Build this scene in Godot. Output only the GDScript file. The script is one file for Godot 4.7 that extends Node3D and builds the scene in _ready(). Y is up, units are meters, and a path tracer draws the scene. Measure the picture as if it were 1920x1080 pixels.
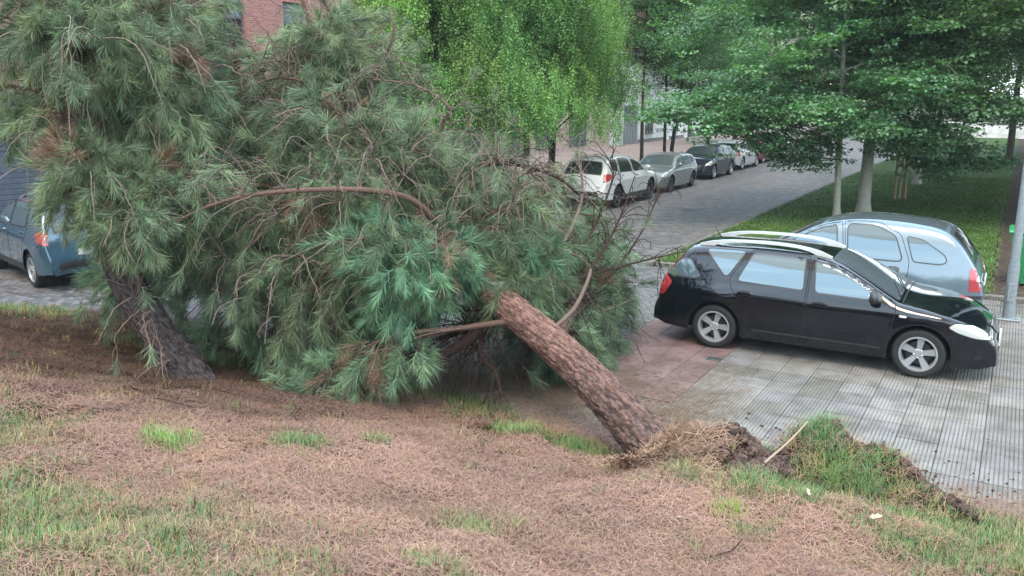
extends Node3D
# A fallen pine across a paved crossing, parked cars, street trees. x runs along the foot of the bank, -z up the street.

var M := {}
var used := {}
var rng := RandomNumberGenerator.new()
var fn := FastNoiseLite.new()
var fn2 := FastNoiseLite.new()


# ---------------------------------------------------------------- mesh building
class MB:
	var v := PackedVector3Array()
	var n := PackedVector3Array()
	var c := PackedColorArray()
	var uv := PackedVector2Array()
	var i := PackedInt32Array()

	func vert(p: Vector3, nn: Vector3, col := Color.WHITE, t := Vector2.ZERO) -> int:
		v.append(p); n.append(nn); c.append(col); uv.append(t)
		return v.size() - 1

	func tri(a: int, b: int, d: int) -> void:
		var g := (v[d] - v[a]).cross(v[b] - v[a])
		if g.dot(n[a] + n[b] + n[d]) < 0.0:
			i.append(a); i.append(d); i.append(b)
		else:
			i.append(a); i.append(b); i.append(d)

	func quad(a: int, b: int, d: int, e: int) -> void:
		tri(a, b, d); tri(a, d, e)

	# flat quad with its normal on the side of `hint`
	func fquad(a: Vector3, b: Vector3, d: Vector3, e: Vector3, hint: Vector3, col := Color.WHITE) -> void:
		var g := (d - a).cross(b - e).normalized()
		if g.dot(hint) < 0.0:
			g = -g
		quad(vert(a, g, col, Vector2(0, 0)), vert(b, g, col, Vector2(1, 0)), vert(d, g, col, Vector2(1, 1)), vert(e, g, col, Vector2(0, 1)))

	func ftri(a: Vector3, b: Vector3, d: Vector3, hint: Vector3, col := Color.WHITE) -> void:
		var g := (b - a).cross(d - a).normalized()
		if g.dot(hint) < 0.0:
			g = -g
		tri(vert(a, g, col), vert(b, g, col), vert(d, g, col))

	# box with edges cut by `b`
	func box(at: Vector3, size: Vector3, b := 0.0, basis := Basis(), col := Color.WHITE) -> void:
		var h := size * 0.5
		b = minf(b, minf(h.x, minf(h.y, h.z)) * 0.9)
		for ax in 3:
			var a1 := (ax + 1) % 3
			var a2 := (ax + 2) % 3
			for s in [-1.0, 1.0]:
				var q: Array[Vector3] = []
				for k in [[-1, -1], [1, -1], [1, 1], [-1, 1]]:
					var p := Vector3.ZERO
					p[ax] = h[ax] * s; p[a1] = (h[a1] - b) * k[0]; p[a2] = (h[a2] - b) * k[1]
					q.append(at + basis * p)
				var hn := Vector3.ZERO
				hn[ax] = s
				fquad(q[0], q[1], q[2], q[3], basis * hn, col)
		if b <= 0.0:
			return
		for ax in 3:
			var a1 := (ax + 1) % 3
			var a2 := (ax + 2) % 3
			for s1 in [-1.0, 1.0]:
				for s2 in [-1.0, 1.0]:
					var q: Array[Vector3] = []
					for k in [[-1, 0], [1, 0], [1, 1], [-1, 1]]:
						var p := Vector3.ZERO
						p[ax] = (h[ax] - b) * k[0]
						p[a1] = (h[a1] - (0.0 if k[1] == 0 else b)) * s1
						p[a2] = (h[a2] - (b if k[1] == 0 else 0.0)) * s2
						q.append(at + basis * p)
					var hn := Vector3.ZERO
					hn[a1] = s1; hn[a2] = s2
					fquad(q[0], q[1], q[2], q[3], basis * hn, col)
		for sx in [-1.0, 1.0]:
			for sy in [-1.0, 1.0]:
				for sz in [-1.0, 1.0]:
					var s := Vector3(sx, sy, sz)
					ftri(at + basis * (s * (h - Vector3(0, b, b))), at + basis * (s * (h - Vector3(b, 0, b))), at + basis * (s * (h - Vector3(b, b, 0))), basis * s, col)

	func tube(p: PackedVector3Array, r: PackedFloat32Array, sides := 6, col := Color.WHITE, cap := false) -> void:
		var up := Vector3(0.31, 0.9, 0.29).normalized()
		var base := v.size()
		var along := 0.0
		for k in p.size():
			var d := (p[mini(k + 1, p.size() - 1)] - p[maxi(k - 1, 0)]).normalized()
			var e := d.cross(up)
			if e.length() < 0.01:
				e = d.cross(Vector3.RIGHT)
			e = e.normalized()
			up = e.cross(d)
			if k > 0:
				along += p[k].distance_to(p[k - 1])
			for s in sides:
				var a := TAU * s / sides
				var nn := e * cos(a) + up * sin(a)
				v.append(p[k] + nn * r[k]); n.append(nn); c.append(col); uv.append(Vector2(float(s) / sides, along))
		for k in p.size() - 1:
			for s in sides:
				var a := base + k * sides + s
				var b := base + k * sides + (s + 1) % sides
				i.append_array(PackedInt32Array([a, a + sides, b, b, a + sides, b + sides]))
		if base < v.size() and p.size() > 1:
			# turn the first triangle's winding check into one for all
			var t0 := i.size() - (p.size() - 1) * sides * 6
			var g := (v[i[t0 + 2]] - v[i[t0]]).cross(v[i[t0 + 1]] - v[i[t0]])
			if g.dot(n[i[t0]]) < 0.0:
				for k in range(t0, i.size(), 3):
					var s := i[k + 1]
					i[k + 1] = i[k + 2]; i[k + 2] = s
		if cap:
			for e in [0, p.size() - 1]:
				var d := (p[1] - p[0]).normalized() * -1.0 if e == 0 else (p[e] - p[e - 1]).normalized()
				var ctr := vert(p[e], d, col)
				var ring: Array[int] = []
				for s in sides:
					ring.append(vert(v[base + e * sides + s], d, col))
				for s in sides:
					tri(ctr, ring[s], ring[(s + 1) % sides])

	# profile of (radius, height) turned about y; then placed by xf
	func lathe(prof: PackedVector2Array, sides := 24, xf := Transform3D(), col := Color.WHITE) -> void:
		for k in prof.size() - 1:
			var a := prof[k]
			var b := prof[k + 1]
			var t := (b - a).normalized()
			var nr := Vector2(t.y, -t.x)
			for s in sides:
				var q: Array[int] = []
				for w in [[a, s], [a, s + 1], [b, s + 1], [b, s]]:
					var an: float = TAU * w[1] / sides
					var pr: Vector2 = w[0]
					q.append(vert(xf * Vector3(cos(an) * pr.x, pr.y, sin(an) * pr.x), (xf.basis * Vector3(cos(an) * nr.x, nr.y, sin(an) * nr.x)).normalized(), col))
				quad(q[0], q[1], q[2], q[3])

	func ball(at: Vector3, r: Vector3, su := 12, sv := 8, col := Color.WHITE, basis := Basis()) -> void:
		var base := v.size()
		for a in sv + 1:
			for b in su + 1:
				var th := PI * a / sv
				var ph := TAU * b / su
				var d := Vector3(sin(th) * cos(ph), cos(th), sin(th) * sin(ph))
				vert(at + basis * (d * r), (basis * (d / r)).normalized(), col, Vector2(float(b) / su, float(a) / sv))
		for a in sv:
			for b in su:
				var q := base + a * (su + 1) + b
				quad(q, q + 1, q + su + 2, q + su + 1)

	func smooth() -> void:
		for k in n.size():
			n[k] = Vector3.ZERO
		for k in range(0, i.size(), 3):
			var g := (v[i[k + 2]] - v[i[k]]).cross(v[i[k + 1]] - v[i[k]])
			n[i[k]] += g; n[i[k + 1]] += g; n[i[k + 2]] += g
		for k in n.size():
			n[k] = n[k].normalized() if n[k].length_squared() > 1e-16 else Vector3.UP

	func mesh() -> ArrayMesh:
		var a := []
		a.resize(Mesh.ARRAY_MAX)
		a[Mesh.ARRAY_VERTEX] = v; a[Mesh.ARRAY_NORMAL] = n; a[Mesh.ARRAY_COLOR] = c; a[Mesh.ARRAY_TEX_UV] = uv; a[Mesh.ARRAY_INDEX] = i
		var m := ArrayMesh.new()
		m.add_surface_from_arrays(Mesh.PRIMITIVE_TRIANGLES, a)
		return m


# ---------------------------------------------------------------- naming and tagging
func numbered(called: String) -> String:
	var k: int = used.get(called, 0)
	used[called] = k + 1
	return called if k == 0 else "%s_%03d" % [called, k]

func tag(o: Node, label: String, category := "", group := "", kind := "") -> Node:
	if label: o.set_meta("label", label)
	if category: o.set_meta("category", category)
	if group: o.set_meta("group", group)
	if kind: o.set_meta("kind", kind)
	return o

func thing(called: String, label: String, category: String, at := Vector3.ZERO, turn := 0.0, group := "") -> Node3D:
	var o := Node3D.new()
	o.name = numbered(called)
	add_child(o)
	o.position = at
	o.rotation.y = turn
	tag(o, label, category, group)
	return o

func obj(called: String, m, mat: Material, parent: Node = null) -> MeshInstance3D:
	var o := MeshInstance3D.new()
	o.mesh = m.mesh() if m is MB else m
	o.material_override = mat
	if parent == null or parent == self:
		o.name = numbered(called)
		add_child(o)
	else:
		var k: int = parent.get_meta("n_" + called, 0)
		parent.set_meta("n_" + called, k + 1)
		o.name = called if k == 0 else "%s_%03d" % [called, k]
		parent.add_child(o, true)
	return o

func stuff(called: String, m, mat: Material, xf: Array, cols: Array, parent: Node = null, kind := "stuff") -> MultiMeshInstance3D:
	var mm := MultiMesh.new()
	mm.transform_format = MultiMesh.TRANSFORM_3D
	mm.use_colors = true
	mm.mesh = m.mesh() if m is MB else m
	mm.instance_count = xf.size()
	for k in xf.size():
		mm.set_instance_transform(k, xf[k])
		mm.set_instance_color(k, cols[k])
	var o := MultiMeshInstance3D.new()
	o.multimesh = mm
	o.material_override = mat
	if kind: o.set_meta("kind", kind)
	if parent == null:
		o.name = numbered(called)
		add_child(o)
	else:
		var kk: int = parent.get_meta("n_" + called, 0)
		parent.set_meta("n_" + called, kk + 1)
		o.name = called if kk == 0 else "%s_%03d" % [called, kk]
		parent.add_child(o, true)
	return o

func lin(r: float, g: float, b: float) -> Color:
	return Color(r, g, b).linear_to_srgb()

func mat(col: Color, rough := 0.8, metal := 0.0, spec := 0.5) -> StandardMaterial3D:
	var m := StandardMaterial3D.new()
	m.albedo_color = col.linear_to_srgb()
	m.albedo_color.a = col.a
	m.roughness = rough
	m.metallic = metal
	m.metallic_specular = spec
	return m

func vmat(rough := 0.9, spec := 0.3) -> StandardMaterial3D:
	var m := mat(Color.WHITE, rough, 0.0, spec)
	m.vertex_color_use_as_albedo = true
	return m

func noise_tex(size: int, freq: float, ramp: Array, sd: int, type := FastNoiseLite.TYPE_SIMPLEX_SMOOTH, oct := 5) -> NoiseTexture2D:
	var t := NoiseTexture2D.new()
	t.width = size; t.height = size; t.seamless = true
	var f := FastNoiseLite.new()
	f.seed = sd; f.frequency = freq; f.noise_type = type; f.fractal_octaves = oct
	t.noise = f
	if ramp.size():
		var g := Gradient.new()
		var offs := PackedFloat32Array()
		var cols := PackedColorArray()
		for k in ramp.size():
			offs.append(ramp[k][0]); cols.append(ramp[k][1])
		g.offsets = offs; g.colors = cols
		t.color_ramp = g
	return t

func grey(x: float) -> Color:
	return Color(x, x, x)

func tri_map(m: StandardMaterial3D, t: Texture2D, metres: float, relief: Texture2D = null, cm := 0.0, world := true) -> StandardMaterial3D:
	m.albedo_texture = t
	m.uv1_triplanar = true
	m.uv1_world_triplanar = world
	m.uv1_scale = Vector3.ONE / metres
	if relief:
		m.heightmap_enabled = true
		m.heightmap_texture = relief
		m.heightmap_scale = cm
	return m

func rf(a: float, b: float) -> float:
	return rng.randf_range(a, b)

func rdir() -> Vector3:
	var z := rf(-1, 1)
	var a := rf(0, TAU)
	var s := sqrt(1.0 - z * z)
	return Vector3(cos(a) * s, z, sin(a) * s)

func tint(c: Color, k: float, warm := 0.0) -> Color:
	return Color(c.r * k * (1.0 + warm), c.g * k, c.b * k * (1.0 - warm))

func basis_y(y: Vector3, spin: float) -> Basis:
	y = y.normalized()
	var x := y.cross(Vector3(0.13, 0.21, 0.97))
	if x.length() < 0.05:
		x = y.cross(Vector3.RIGHT)
	x = x.normalized()
	return Basis(x, y, x.cross(y)).rotated(y, spin)

# a smooth path through control points
func curve(pts: Array, steps: int) -> PackedVector3Array:
	var out := PackedVector3Array()
	var last := pts.size() - 1
	for k in last:
		var p0: Vector3 = pts[maxi(k - 1, 0)]
		var p1: Vector3 = pts[k]
		var p2: Vector3 = pts[k + 1]
		var p3: Vector3 = pts[mini(k + 2, last)]
		for s in steps:
			out.append(p1.cubic_interpolate(p2, p0, p3, float(s) / steps))
	out.append(pts[last])
	return out

func radii(n: int, a: float, b: float, power := 1.0) -> PackedFloat32Array:
	var r := PackedFloat32Array()
	for k in n:
		r.append(lerpf(a, b, pow(float(k) / (n - 1), power)))
	return r

# ---------------------------------------------------------------- the lie of the land (u = x, v = -z)
const EDGE := [[-40.0, 6.5], [-22.0, 6.8], [-16.0, 7.6], [-12.5, 8.7], [-9.0, 8.6], [-6.7, 8.35], [-4.3, 7.85], [-2.0, 8.0], [0.4, 8.15], [2.0, 8.25], [8.0, 8.3]]

func edge_v(u: float) -> float:
	for k in EDGE.size() - 1:
		if u < EDGE[k + 1][0]:
			var t: float = clampf((u - EDGE[k][0]) / (EDGE[k + 1][0] - EDGE[k][0]), 0, 1)
			return lerpf(EDGE[k][1], EDGE[k + 1][1], t)
	return EDGE[EDGE.size() - 1][1]

func bump(u: float, v: float, cu: float, cv: float, ru: float, rv: float, turn := 0.0) -> float:
	var d := Vector2(u - cu, v - cv).rotated(-turn)
	var q := (d.x / ru) ** 2 + (d.y / rv) ** 2
	return exp(-q * q * 0.6 - q * 0.55)

func mound(u: float, v: float) -> float:
	var h := 0.0
	h += 0.42 * bump(u, v, -1.30, 7.38, 0.30, 0.50, 0.2)
	h += 0.36 * bump(u, v, -2.2, 7.0, 0.42, 0.46)
	h += 0.22 * bump(u, v, -1.75, 6.7, 0.45, 0.5)
	h += 0.36 * bump(u, v, -0.85, 7.36, 0.42, 0.42, -0.3)
	h += 0.20 * bump(u, v, -0.42, 7.28, 0.42, 0.42, -0.3)
	h += 0.16 * bump(u, v, -1.66, 7.12, 0.3, 0.4)
	h += 0.15 * bump(u, v, -1.4, 6.2, 1.2, 0.75)
	return h

func ground_h(u: float, v: float) -> float:
	var t := edge_v(u) + 0.12 * fn.get_noise_2d(u * 9.0, 7.0) - v
	var h := 0.24 * (t + sqrt(t * t + 0.09)) * 0.5 - 0.05
	var k := clampf(t * 2.0, 0, 1)
	h += k * (0.10 * fn.get_noise_2d(u * 6.0, v * 6.0) + 0.035 * fn.get_noise_2d(u * 28.0 + 50.0, v * 28.0))
	var m := mound(u, v)
	h += m * clampf((t + 0.35) * 2.2, 0, 1) * (1.0 + 0.2 * fn.get_noise_2d(u * 34.0, v * 34.0 + 90.0))
	return h

func on_ground(u: float, v: float, up := 0.0) -> Vector3:
	return Vector3(u, maxf(ground_h(u, v), 0.0) + up, -v)

func ground_n(u: float, v: float) -> Vector3:
	var e := 0.06
	return Vector3(ground_h(u - e, v) - ground_h(u + e, v), 2.0 * e, ground_h(u, v + e) - ground_h(u, v - e)).normalized()

# how grassy the bank is: patches named by where they lie
const GRASS := [[-4.6, 2.1, 1.5, 1.0], [-3.4, 2.3, 0.9, 0.55], [-6.6, 2.6, 1.3, 0.9], [-2.8, 1.6, 1.0, 0.7], [-5.35, 3.95, 0.2, 0.14], [-4.8, 4.75, 0.28, 0.2], [-4.45, 5.3, 0.13, 0.12], [-4.1, 7.2, 0.34, 0.26], [-3.4, 7.1, 0.45, 0.3], [-1.95, 5.95, 0.2, 0.22], [-1.55, 6.0, 0.22, 0.3],
	[-0.95, 6.95, 0.5, 0.28], [-0.4, 6.7, 0.5, 0.3], [0.3, 6.9, 0.6, 0.7], [-0.3, 5.9, 0.6, 0.45], [0.5, 6.0, 0.7, 0.6], [-1.3, 7.35, 0.2, 0.34], [-1.66, 7.2, 0.14, 0.12], [-1.2, 6.3, 0.3, 0.4], [-15.2, 7.0, 2.2, 1.2], [-1.3, 5.35, 0.16, 0.14], [-2.3, 3.2, 0.25, 0.14], [-2.75, 4.1, 0.28, 0.2], [-5.2, 7.7, 0.7, 0.4], [-9.4, 8.2, 1.6, 0.5], [-9.0, 7.0, 1.3, 0.45]]

func grassy(u: float, v: float) -> float:
	var g := 0.0
	for p in GRASS:
		var q: float = ((u - p[0]) / p[2]) ** 2 + ((v - p[1]) / p[3]) ** 2
		if q < 4.0:
			g = maxf(g, exp(-q * 0.9))
	return clampf(g + 0.35 * fn2.get_noise_2d(u * 14.0, v * 14.0) * minf(1.0, g * 4.0 + 0.25), 0, 1)

func soily(u: float, v: float) -> float:
	var s := 0.0
	s = maxf(s, bump(u, v, -1.98, 6.93, 0.42, 0.33))
	s = maxf(s, bump(u, v, -1.57, 6.62, 0.25, 0.42))
	s = maxf(s, bump(u, v, -0.86, 7.50, 0.40, 0.25, -0.25))
	s = maxf(s, bump(u, v, -0.40, 7.38, 0.44, 0.22, -0.35))
	s = maxf(s, 0.8 * bump(u, v, -1.5, 7.95, 1.2, 0.22))
	return clampf(s * 1.3 + 0.3 * fn2.get_noise_2d(u * 25.0, v * 25.0) * minf(1.0, s * 3.0), 0, 1)

const FALLEN_BALLS := [[-11.1, 3.15, -8.6, 1.5], [-10.65, 1.85, -8.2, 0.8], [-9.36, 2.67, -8.41, 1.62], [-8.10, 1.24, -7.06, 1.06], [-6.80, 0.93, -7.14, 0.76], [-8.22, 3.54, -8.85, 1.23], [-6.70, 2.53, -8.82, 0.8], [-5.90, 1.64, -8.36, 0.81], [-5.64, 1.68, -10.14, 0.99], [-5.6, 0.91, -11.1, 0.78], [-5.8, 0.4, -11.6, 0.75], [-5.0, 0.45, -10.5, 0.6], [-4.75, 0.5, -9.4, 0.4], [-6.4, 2.3, -10.2, 0.5],
	[-7.86, 4.13, -9.06, 0.54], [-10.6, 1.15, -8.2, 0.5], [-6.13, 0.46, -6.54, 0.33], [-7.68, 1.90, -7.77, 0.97], [-6.65, 1.10, -7.92, 0.75], [-5.44, 1.29, -9.10, 0.45], [-9.8, 3.2, -8.6, 0.65], [-7.01, 2.19, -8.64, 1.01],
	[-9.85, 1.5, -7.07, 0.32], [-9.83, 1.2, -6.74, 0.28], [-7.55, 4.2, -8.32, 0.4], [-5.36, 1.92, -7.5, 0.28, 1], [-5.62, 1.72, -7.2, 0.34, 1], [-4.87, 1.77, -8.51, 0.33, 1], [-5.75, 1.74, -7.06, 0.44, 1], [-5.94, 1.80, -7.29, 0.63], [-5.19, 2.20, -8.43, 0.52], [-6.76, 2.64, -7.39, 0.72], [-7.3, 1.95, -7.0, 0.55], [-8.25, 2.0, -6.6, 0.62], [-6.40, 2.95, -8.07, 0.45], [-6.90, 3.23, -7.77, 0.62], [-5.15, 1.39, -10.9, 0.48], [-5.35, 0.58, -11.8, 0.4], [-6.85, 1.42, -6.88, 0.63], [-8.4, 2.4, -7.3, 0.55], [-4.77, 1.56, -8.33, 0.29], [-6.46, 2.63, -7.68, 0.55]]
const STANDING_BALLS := [[-10.3, 3.45, -6.0, 0.4], [-9.20, 4.15, -5.72, 0.88], [-8.86, 4.18, -6.39, 0.67], [-8.91, 4.39, -6.94, 0.58], [-9.0, 3.5, -5.91, 0.45], [-7.62, 2.45, -5.45, 0.3], [-8.00, 2.79, -5.38, 0.43], [-8.43, 4.18, -5.71, 0.68], [-8.32, 4.22, -6.47, 0.66], [-8.04, 3.64, -6.40, 0.47], [-7.56, 2.71, -5.99, 0.39]]
# thick end, thin end, points, tone (0 red brown, 1 grey brown, 2 dark), side twigs, their length, share with needles
const FALLEN_LIMBS := [
	[0.045, 0.007, [[-5.58, 1.95, -7.97], [-5.62, 2.39, -7.48], [-5.80, 2.56, -6.97], [-6.29, 2.59, -6.39], [-6.73, 2.53, -6.02], [-7.07, 2.40, -5.76], [-7.3, 2.22, -5.55]], 0, 44, 0.7, 0.3],
	[0.028, 0.018, [[-4.19, 1.02, -7.85], [-4.04, 1.24, -8.18], [-4.00, 1.50, -8.43], [-4.01, 1.63, -8.55]], 1, 0, 0.3, 0.0],
	[0.03, 0.006, [[-4.54, 1.25, -8.00], [-4.48, 1.18, -8.85], [-4.40, 1.63, -9.71], [-4.36, 2.05, -10.20], [-4.38, 2.50, -10.65]], 2, 16, 0.6, 0.05],
	[0.026, 0.005, [[-4.56, 1.29, -8.22], [-4.45, 1.37, -9.22], [-4.21, 1.38, -10.52], [-3.86, 1.42, -11.42]], 2, 16, 0.6, 0.05],
	[0.035, 0.006, [[-4.72, 1.32, -8.01], [-4.64, 1.67, -8.87], [-4.73, 2.21, -9.75], [-4.94, 2.72, -10.09], [-5.18, 3.02, -10.18]], 1, 18, 0.7, 0.15],
	[0.026, 0.005, [[-4.61, 1.33, -8.31], [-4.57, 1.77, -9.61], [-4.63, 2.50, -10.51], [-4.81, 2.77, -10.63]], 2, 14, 0.6, 0.1],
	[0.026, 0.005, [[-4.46, 1.22, -8.16], [-4.40, 1.17, -9.59], [-4.30, 1.71, -10.70], [-4.29, 2.30, -11.40]], 2, 16, 0.6, 0.05],
	[0.03, 0.008, [[-4.57, 1.19, -8.10], [-4.59, 0.78, -9.37], [-4.41, 0.78, -10.86]], 1, 10, 0.6, 0.2],
	[0.09, 0.025, [[-4.85, 1.22, -7.91], [-5.08, 0.88, -7.68], [-5.34, 0.69, -7.42], [-5.69, 0.51, -7.09]], 2, 14, 0.6, 0.05],
	[0.05, 0.02, [[-4.95, 1.20, -7.99], [-5.46, 1.12, -7.93], [-6.06, 1.00, -7.80], [-6.80, 1.02, -7.60]], 2, 16, 0.6, 0.1],
	[0.035, 0.008, [[-4.95, 1.07, -7.87], [-4.98, 0.72, -7.74], [-4.77, 0.51, -7.75], [-4.65, 0.31, -7.65]], 2, 10, 0.4, 0.0],
	[0.04, 0.01, [[-5.09, 0.98, -7.91], [-5.73, 0.73, -7.76], [-6.40, 0.61, -7.60]], 2, 16, 0.6, 0.05],
	[0.045, 0.014, [[-6.92, 2.57, -8.23], [-6.97, 3.21, -8.43], [-7.06, 3.73, -8.49], [-7.30, 4.12, -8.47], [-7.40, 4.50, -8.41]], 0, 18, 0.5, 0.6],
	[0.025, 0.008, [[-7.06, 3.73, -8.49], [-6.83, 3.98, -8.51], [-6.66, 4.29, -8.49], [-6.70, 4.53, -8.47]], 1, 10, 0.5, 0.6],
	[0.03, 0.008, [[-7.45, 3.01, -8.38], [-7.58, 3.53, -8.07], [-7.60, 3.72, -7.82], [-7.78, 3.72, -7.48], [-8.02, 3.50, -7.11]], 0, 26, 0.65, 0.15],
	[0.03, 0.008, [[-7.44, 3.40, -8.38], [-7.57, 3.75, -8.08], [-7.76, 3.95, -7.84], [-8.07, 3.9, -7.54]], 1, 20, 0.6, 0.2],
	[0.03, 0.008, [[-6.17, 2.78, -8.44], [-5.94, 3.22, -8.46], [-5.82, 3.41, -8.41], [-6.14, 3.65, -8.22], [-6.63, 3.72, -8.05]], 1, 22, 0.6, 0.2],
	[0.045, 0.012, [[-6.00, 2.62, -9.00], [-5.44, 2.73, -9.10], [-5.02, 2.55, -9.58], [-4.81, 2.26, -9.93]], 2, 26, 0.7, 0.1]]
# place, direction, how many, how long
const BARE_SPRAYS := [[-6.12, 2.43, -6.84, -0.3, 0.2, 0.5, 12, 0.75], [-6.56, 2.34, -6.35, -0.5, 0.1, 0.3, 10, 0.7], [-7.21, 2.68, -6.54, -0.5, 0.2, 0.4, 12, 0.8], [-7.23, 1.86, -6.19, -0.4, -0.1, 0.5, 10, 0.7], [-6.47, 1.87, -6.52, 0.1, -0.2, 0.6, 10, 0.7], [-5.24, 2.81, -8.52, 0.3, 0.1, 0.5, 16, 0.8], [-5.06, 2.59, -9.09, 0.5, 0.1, 0.3, 14, 0.8], [-4.92, 2.35, -8.36, 0.4, 0.0, 0.4, 12, 0.7], [-5.95, 2.86, -7.17, -0.2, 0.2, 0.5, 12, 0.7], [-7.19, 3.23, -7.37, -0.6, 0.1, 0.3, 14, 0.8], [-5.66, 2.69, -7.34, 0.2, 0.2, 0.4, 10, 0.7], [-5.61, 3.10, -8.53, 0.4, 0.2, 0.4, 12, 0.7], [-6.08, 1.64, -6.74, -0.2, -0.1, 0.6, 8, 0.6],
	[-7.0, 2.2, -6.7, -0.6, 0.1, 0.5, 12, 0.9], [-7.3, 1.7, -6.6, -0.2, -0.3, 0.6, 14, 0.8], [-5.6, 2.6, -8.6, 0.3, 0.2, 0.6, 14, 0.9], [-5.2, 2.6, -9.2, 0.4, 0.0, 0.6, 12, 0.8], [-6.6, 3.1, -8.0, -0.3, 0.2, 0.6, 10, 0.9], [-7.7, 3.4, -7.6, -0.6, 0.1, 0.4, 14, 0.9], [-8.0, 2.9, -7.2, -0.4, 0.1, 0.5, 10, 0.9], [-5.9, 2.3, -8.0, -0.2, 0.2, 0.7, 10, 0.8]]
# low boughs of the slender lawn tree and of its neighbour
const LOW_A := [[-8.74, 3.05, -22.9], [-7.4, 2.75, -23.3], [-6.3, 2.25, -24.7], [-5.5, 1.75, -25.6], [-3.4, 2.74, -24.4], [-4.63, 3.1, -23.6], [-8.22, 3.38, -24.2], [-6.61, 3.1, -23.5], [-7.6, 2.7, -25.5]]
const LOW_B := [[-0.78, 1.6, -28.56], [-2.01, 1.4, -28.0], [-2.85, 2.1, -26.2], [-1.9, 2.5, -26.8], [-0.9, 3.1, -28.5]]
# dark dead tangle under the crown
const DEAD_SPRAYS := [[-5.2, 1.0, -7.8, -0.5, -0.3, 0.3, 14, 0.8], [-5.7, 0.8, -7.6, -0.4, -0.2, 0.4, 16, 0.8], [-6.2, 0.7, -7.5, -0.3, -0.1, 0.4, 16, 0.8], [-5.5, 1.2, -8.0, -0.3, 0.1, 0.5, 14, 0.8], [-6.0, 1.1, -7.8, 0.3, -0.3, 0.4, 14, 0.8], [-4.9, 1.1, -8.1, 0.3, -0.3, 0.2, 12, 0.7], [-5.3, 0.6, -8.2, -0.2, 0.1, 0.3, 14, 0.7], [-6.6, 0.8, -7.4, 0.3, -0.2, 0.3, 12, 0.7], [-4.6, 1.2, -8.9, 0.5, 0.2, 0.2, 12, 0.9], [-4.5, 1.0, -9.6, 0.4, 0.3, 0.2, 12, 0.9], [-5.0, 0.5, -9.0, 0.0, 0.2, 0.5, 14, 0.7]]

# ---------------------------------------------------------------- the scene
func _ready() -> void:
	rng.seed = 4711
	fn.seed = 3; fn.frequency = 0.05; fn.fractal_octaves = 4
	fn2.seed = 12; fn2.frequency = 0.06; fn2.fractal_octaves = 3
	var cam := Camera3D.new()
	cam.name = "camera"
	cam.position = Vector3(0, 3.5, 0)
	cam.rotation = Vector3(deg_to_rad(-12.5), deg_to_rad(30.51), 0)
	cam.fov = 37.3
	cam.near = 0.05
	cam.far = 600.0
	cam.current = true
	add_child(cam)
	var env := Environment.new()
	env.background_mode = Environment.BG_SKY
	var sky := Sky.new()
	var sm := ProceduralSkyMaterial.new()
	sm.sky_top_color = lin(0.60, 0.80, 1.0)
	sm.sky_horizon_color = lin(0.80, 0.90, 0.96)
	sm.sky_curve = 0.25
	sm.sky_energy_multiplier = 1.0
	sm.ground_bottom_color = lin(0.14, 0.15, 0.14)
	sm.ground_horizon_color = lin(0.45, 0.50, 0.52)
	sm.sky_cover = noise_tex(1024, 0.008, [[0.0, grey(0.0)], [0.42, grey(0.02)], [0.58, grey(0.5)], [1.0, grey(0.9)]], 5)
	sm.sky_cover_modulate = Color(1, 1, 1, 0.6)
	sky.sky_material = sm
	env.sky = sky
	env.tonemap_mode = Environment.TONE_MAPPER_LINEAR
	env.tonemap_exposure = 4.1
	env.sdfgi_enabled = true
	env.ssao_enabled = true
	env.ssil_enabled = true
	env.fog_enabled = true
	env.fog_density = 0.0004
	env.fog_light_color = lin(0.55, 0.62, 0.64)
	var we := WorldEnvironment.new()
	we.name = "environment"
	we.environment = env
	add_child(we)
	var sun := DirectionalLight3D.new()
	sun.name = "sun"
	sun.rotation = Vector3(deg_to_rad(-62), deg_to_rad(10), 0)
	sun.light_energy = 0.35
	sun.light_color = Color(1.0, 0.96, 0.9)
	sun.light_angular_distance = 25.0
	sun.shadow_enabled = true
	add_child(sun)

	make_materials()
	make_setting()
	make_paving()
	make_buildings()
	make_bank_cover()
	make_trees()
	make_pine()
	make_cars()
	make_street_things()

# ---------------------------------------------------------------- materials
func brick_images() -> Array:
	var s := 512                      # 1.92 m a side: 8 bricks of 24 cm, 24 courses of 8 cm
	var im := Image.create(s, s, false, Image.FORMAT_RGB8)
	var hm := Image.create(s, s, false, Image.FORMAT_RGB8)
	im.fill(lin(0.34, 0.29, 0.26))
	hm.fill(grey(0.2))
	var r := RandomNumberGenerator.new()
	r.seed = 8
	for row in 24:
		for k in 8:
			var x := k * 64 + (32 if row % 2 else 0)
			var y := int(row * s / 24.0)
			var t := r.randf_range(0.75, 1.2)
			var col := lin(0.30 * t, 0.115 * t * r.randf_range(0.9, 1.15), 0.095 * t)
			for part in [[x + 2, mini(60, s - x - 2)], [0, x + 62 - s]]:
				if part[1] > 0:
					im.fill_rect(Rect2i(part[0], y + 2, part[1], 18), col)
					hm.fill_rect(Rect2i(part[0], y + 2, part[1], 18), grey(r.randf_range(0.8, 1.0)))
	return [ImageTexture.create_from_image(im), ImageTexture.create_from_image(hm)]

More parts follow.
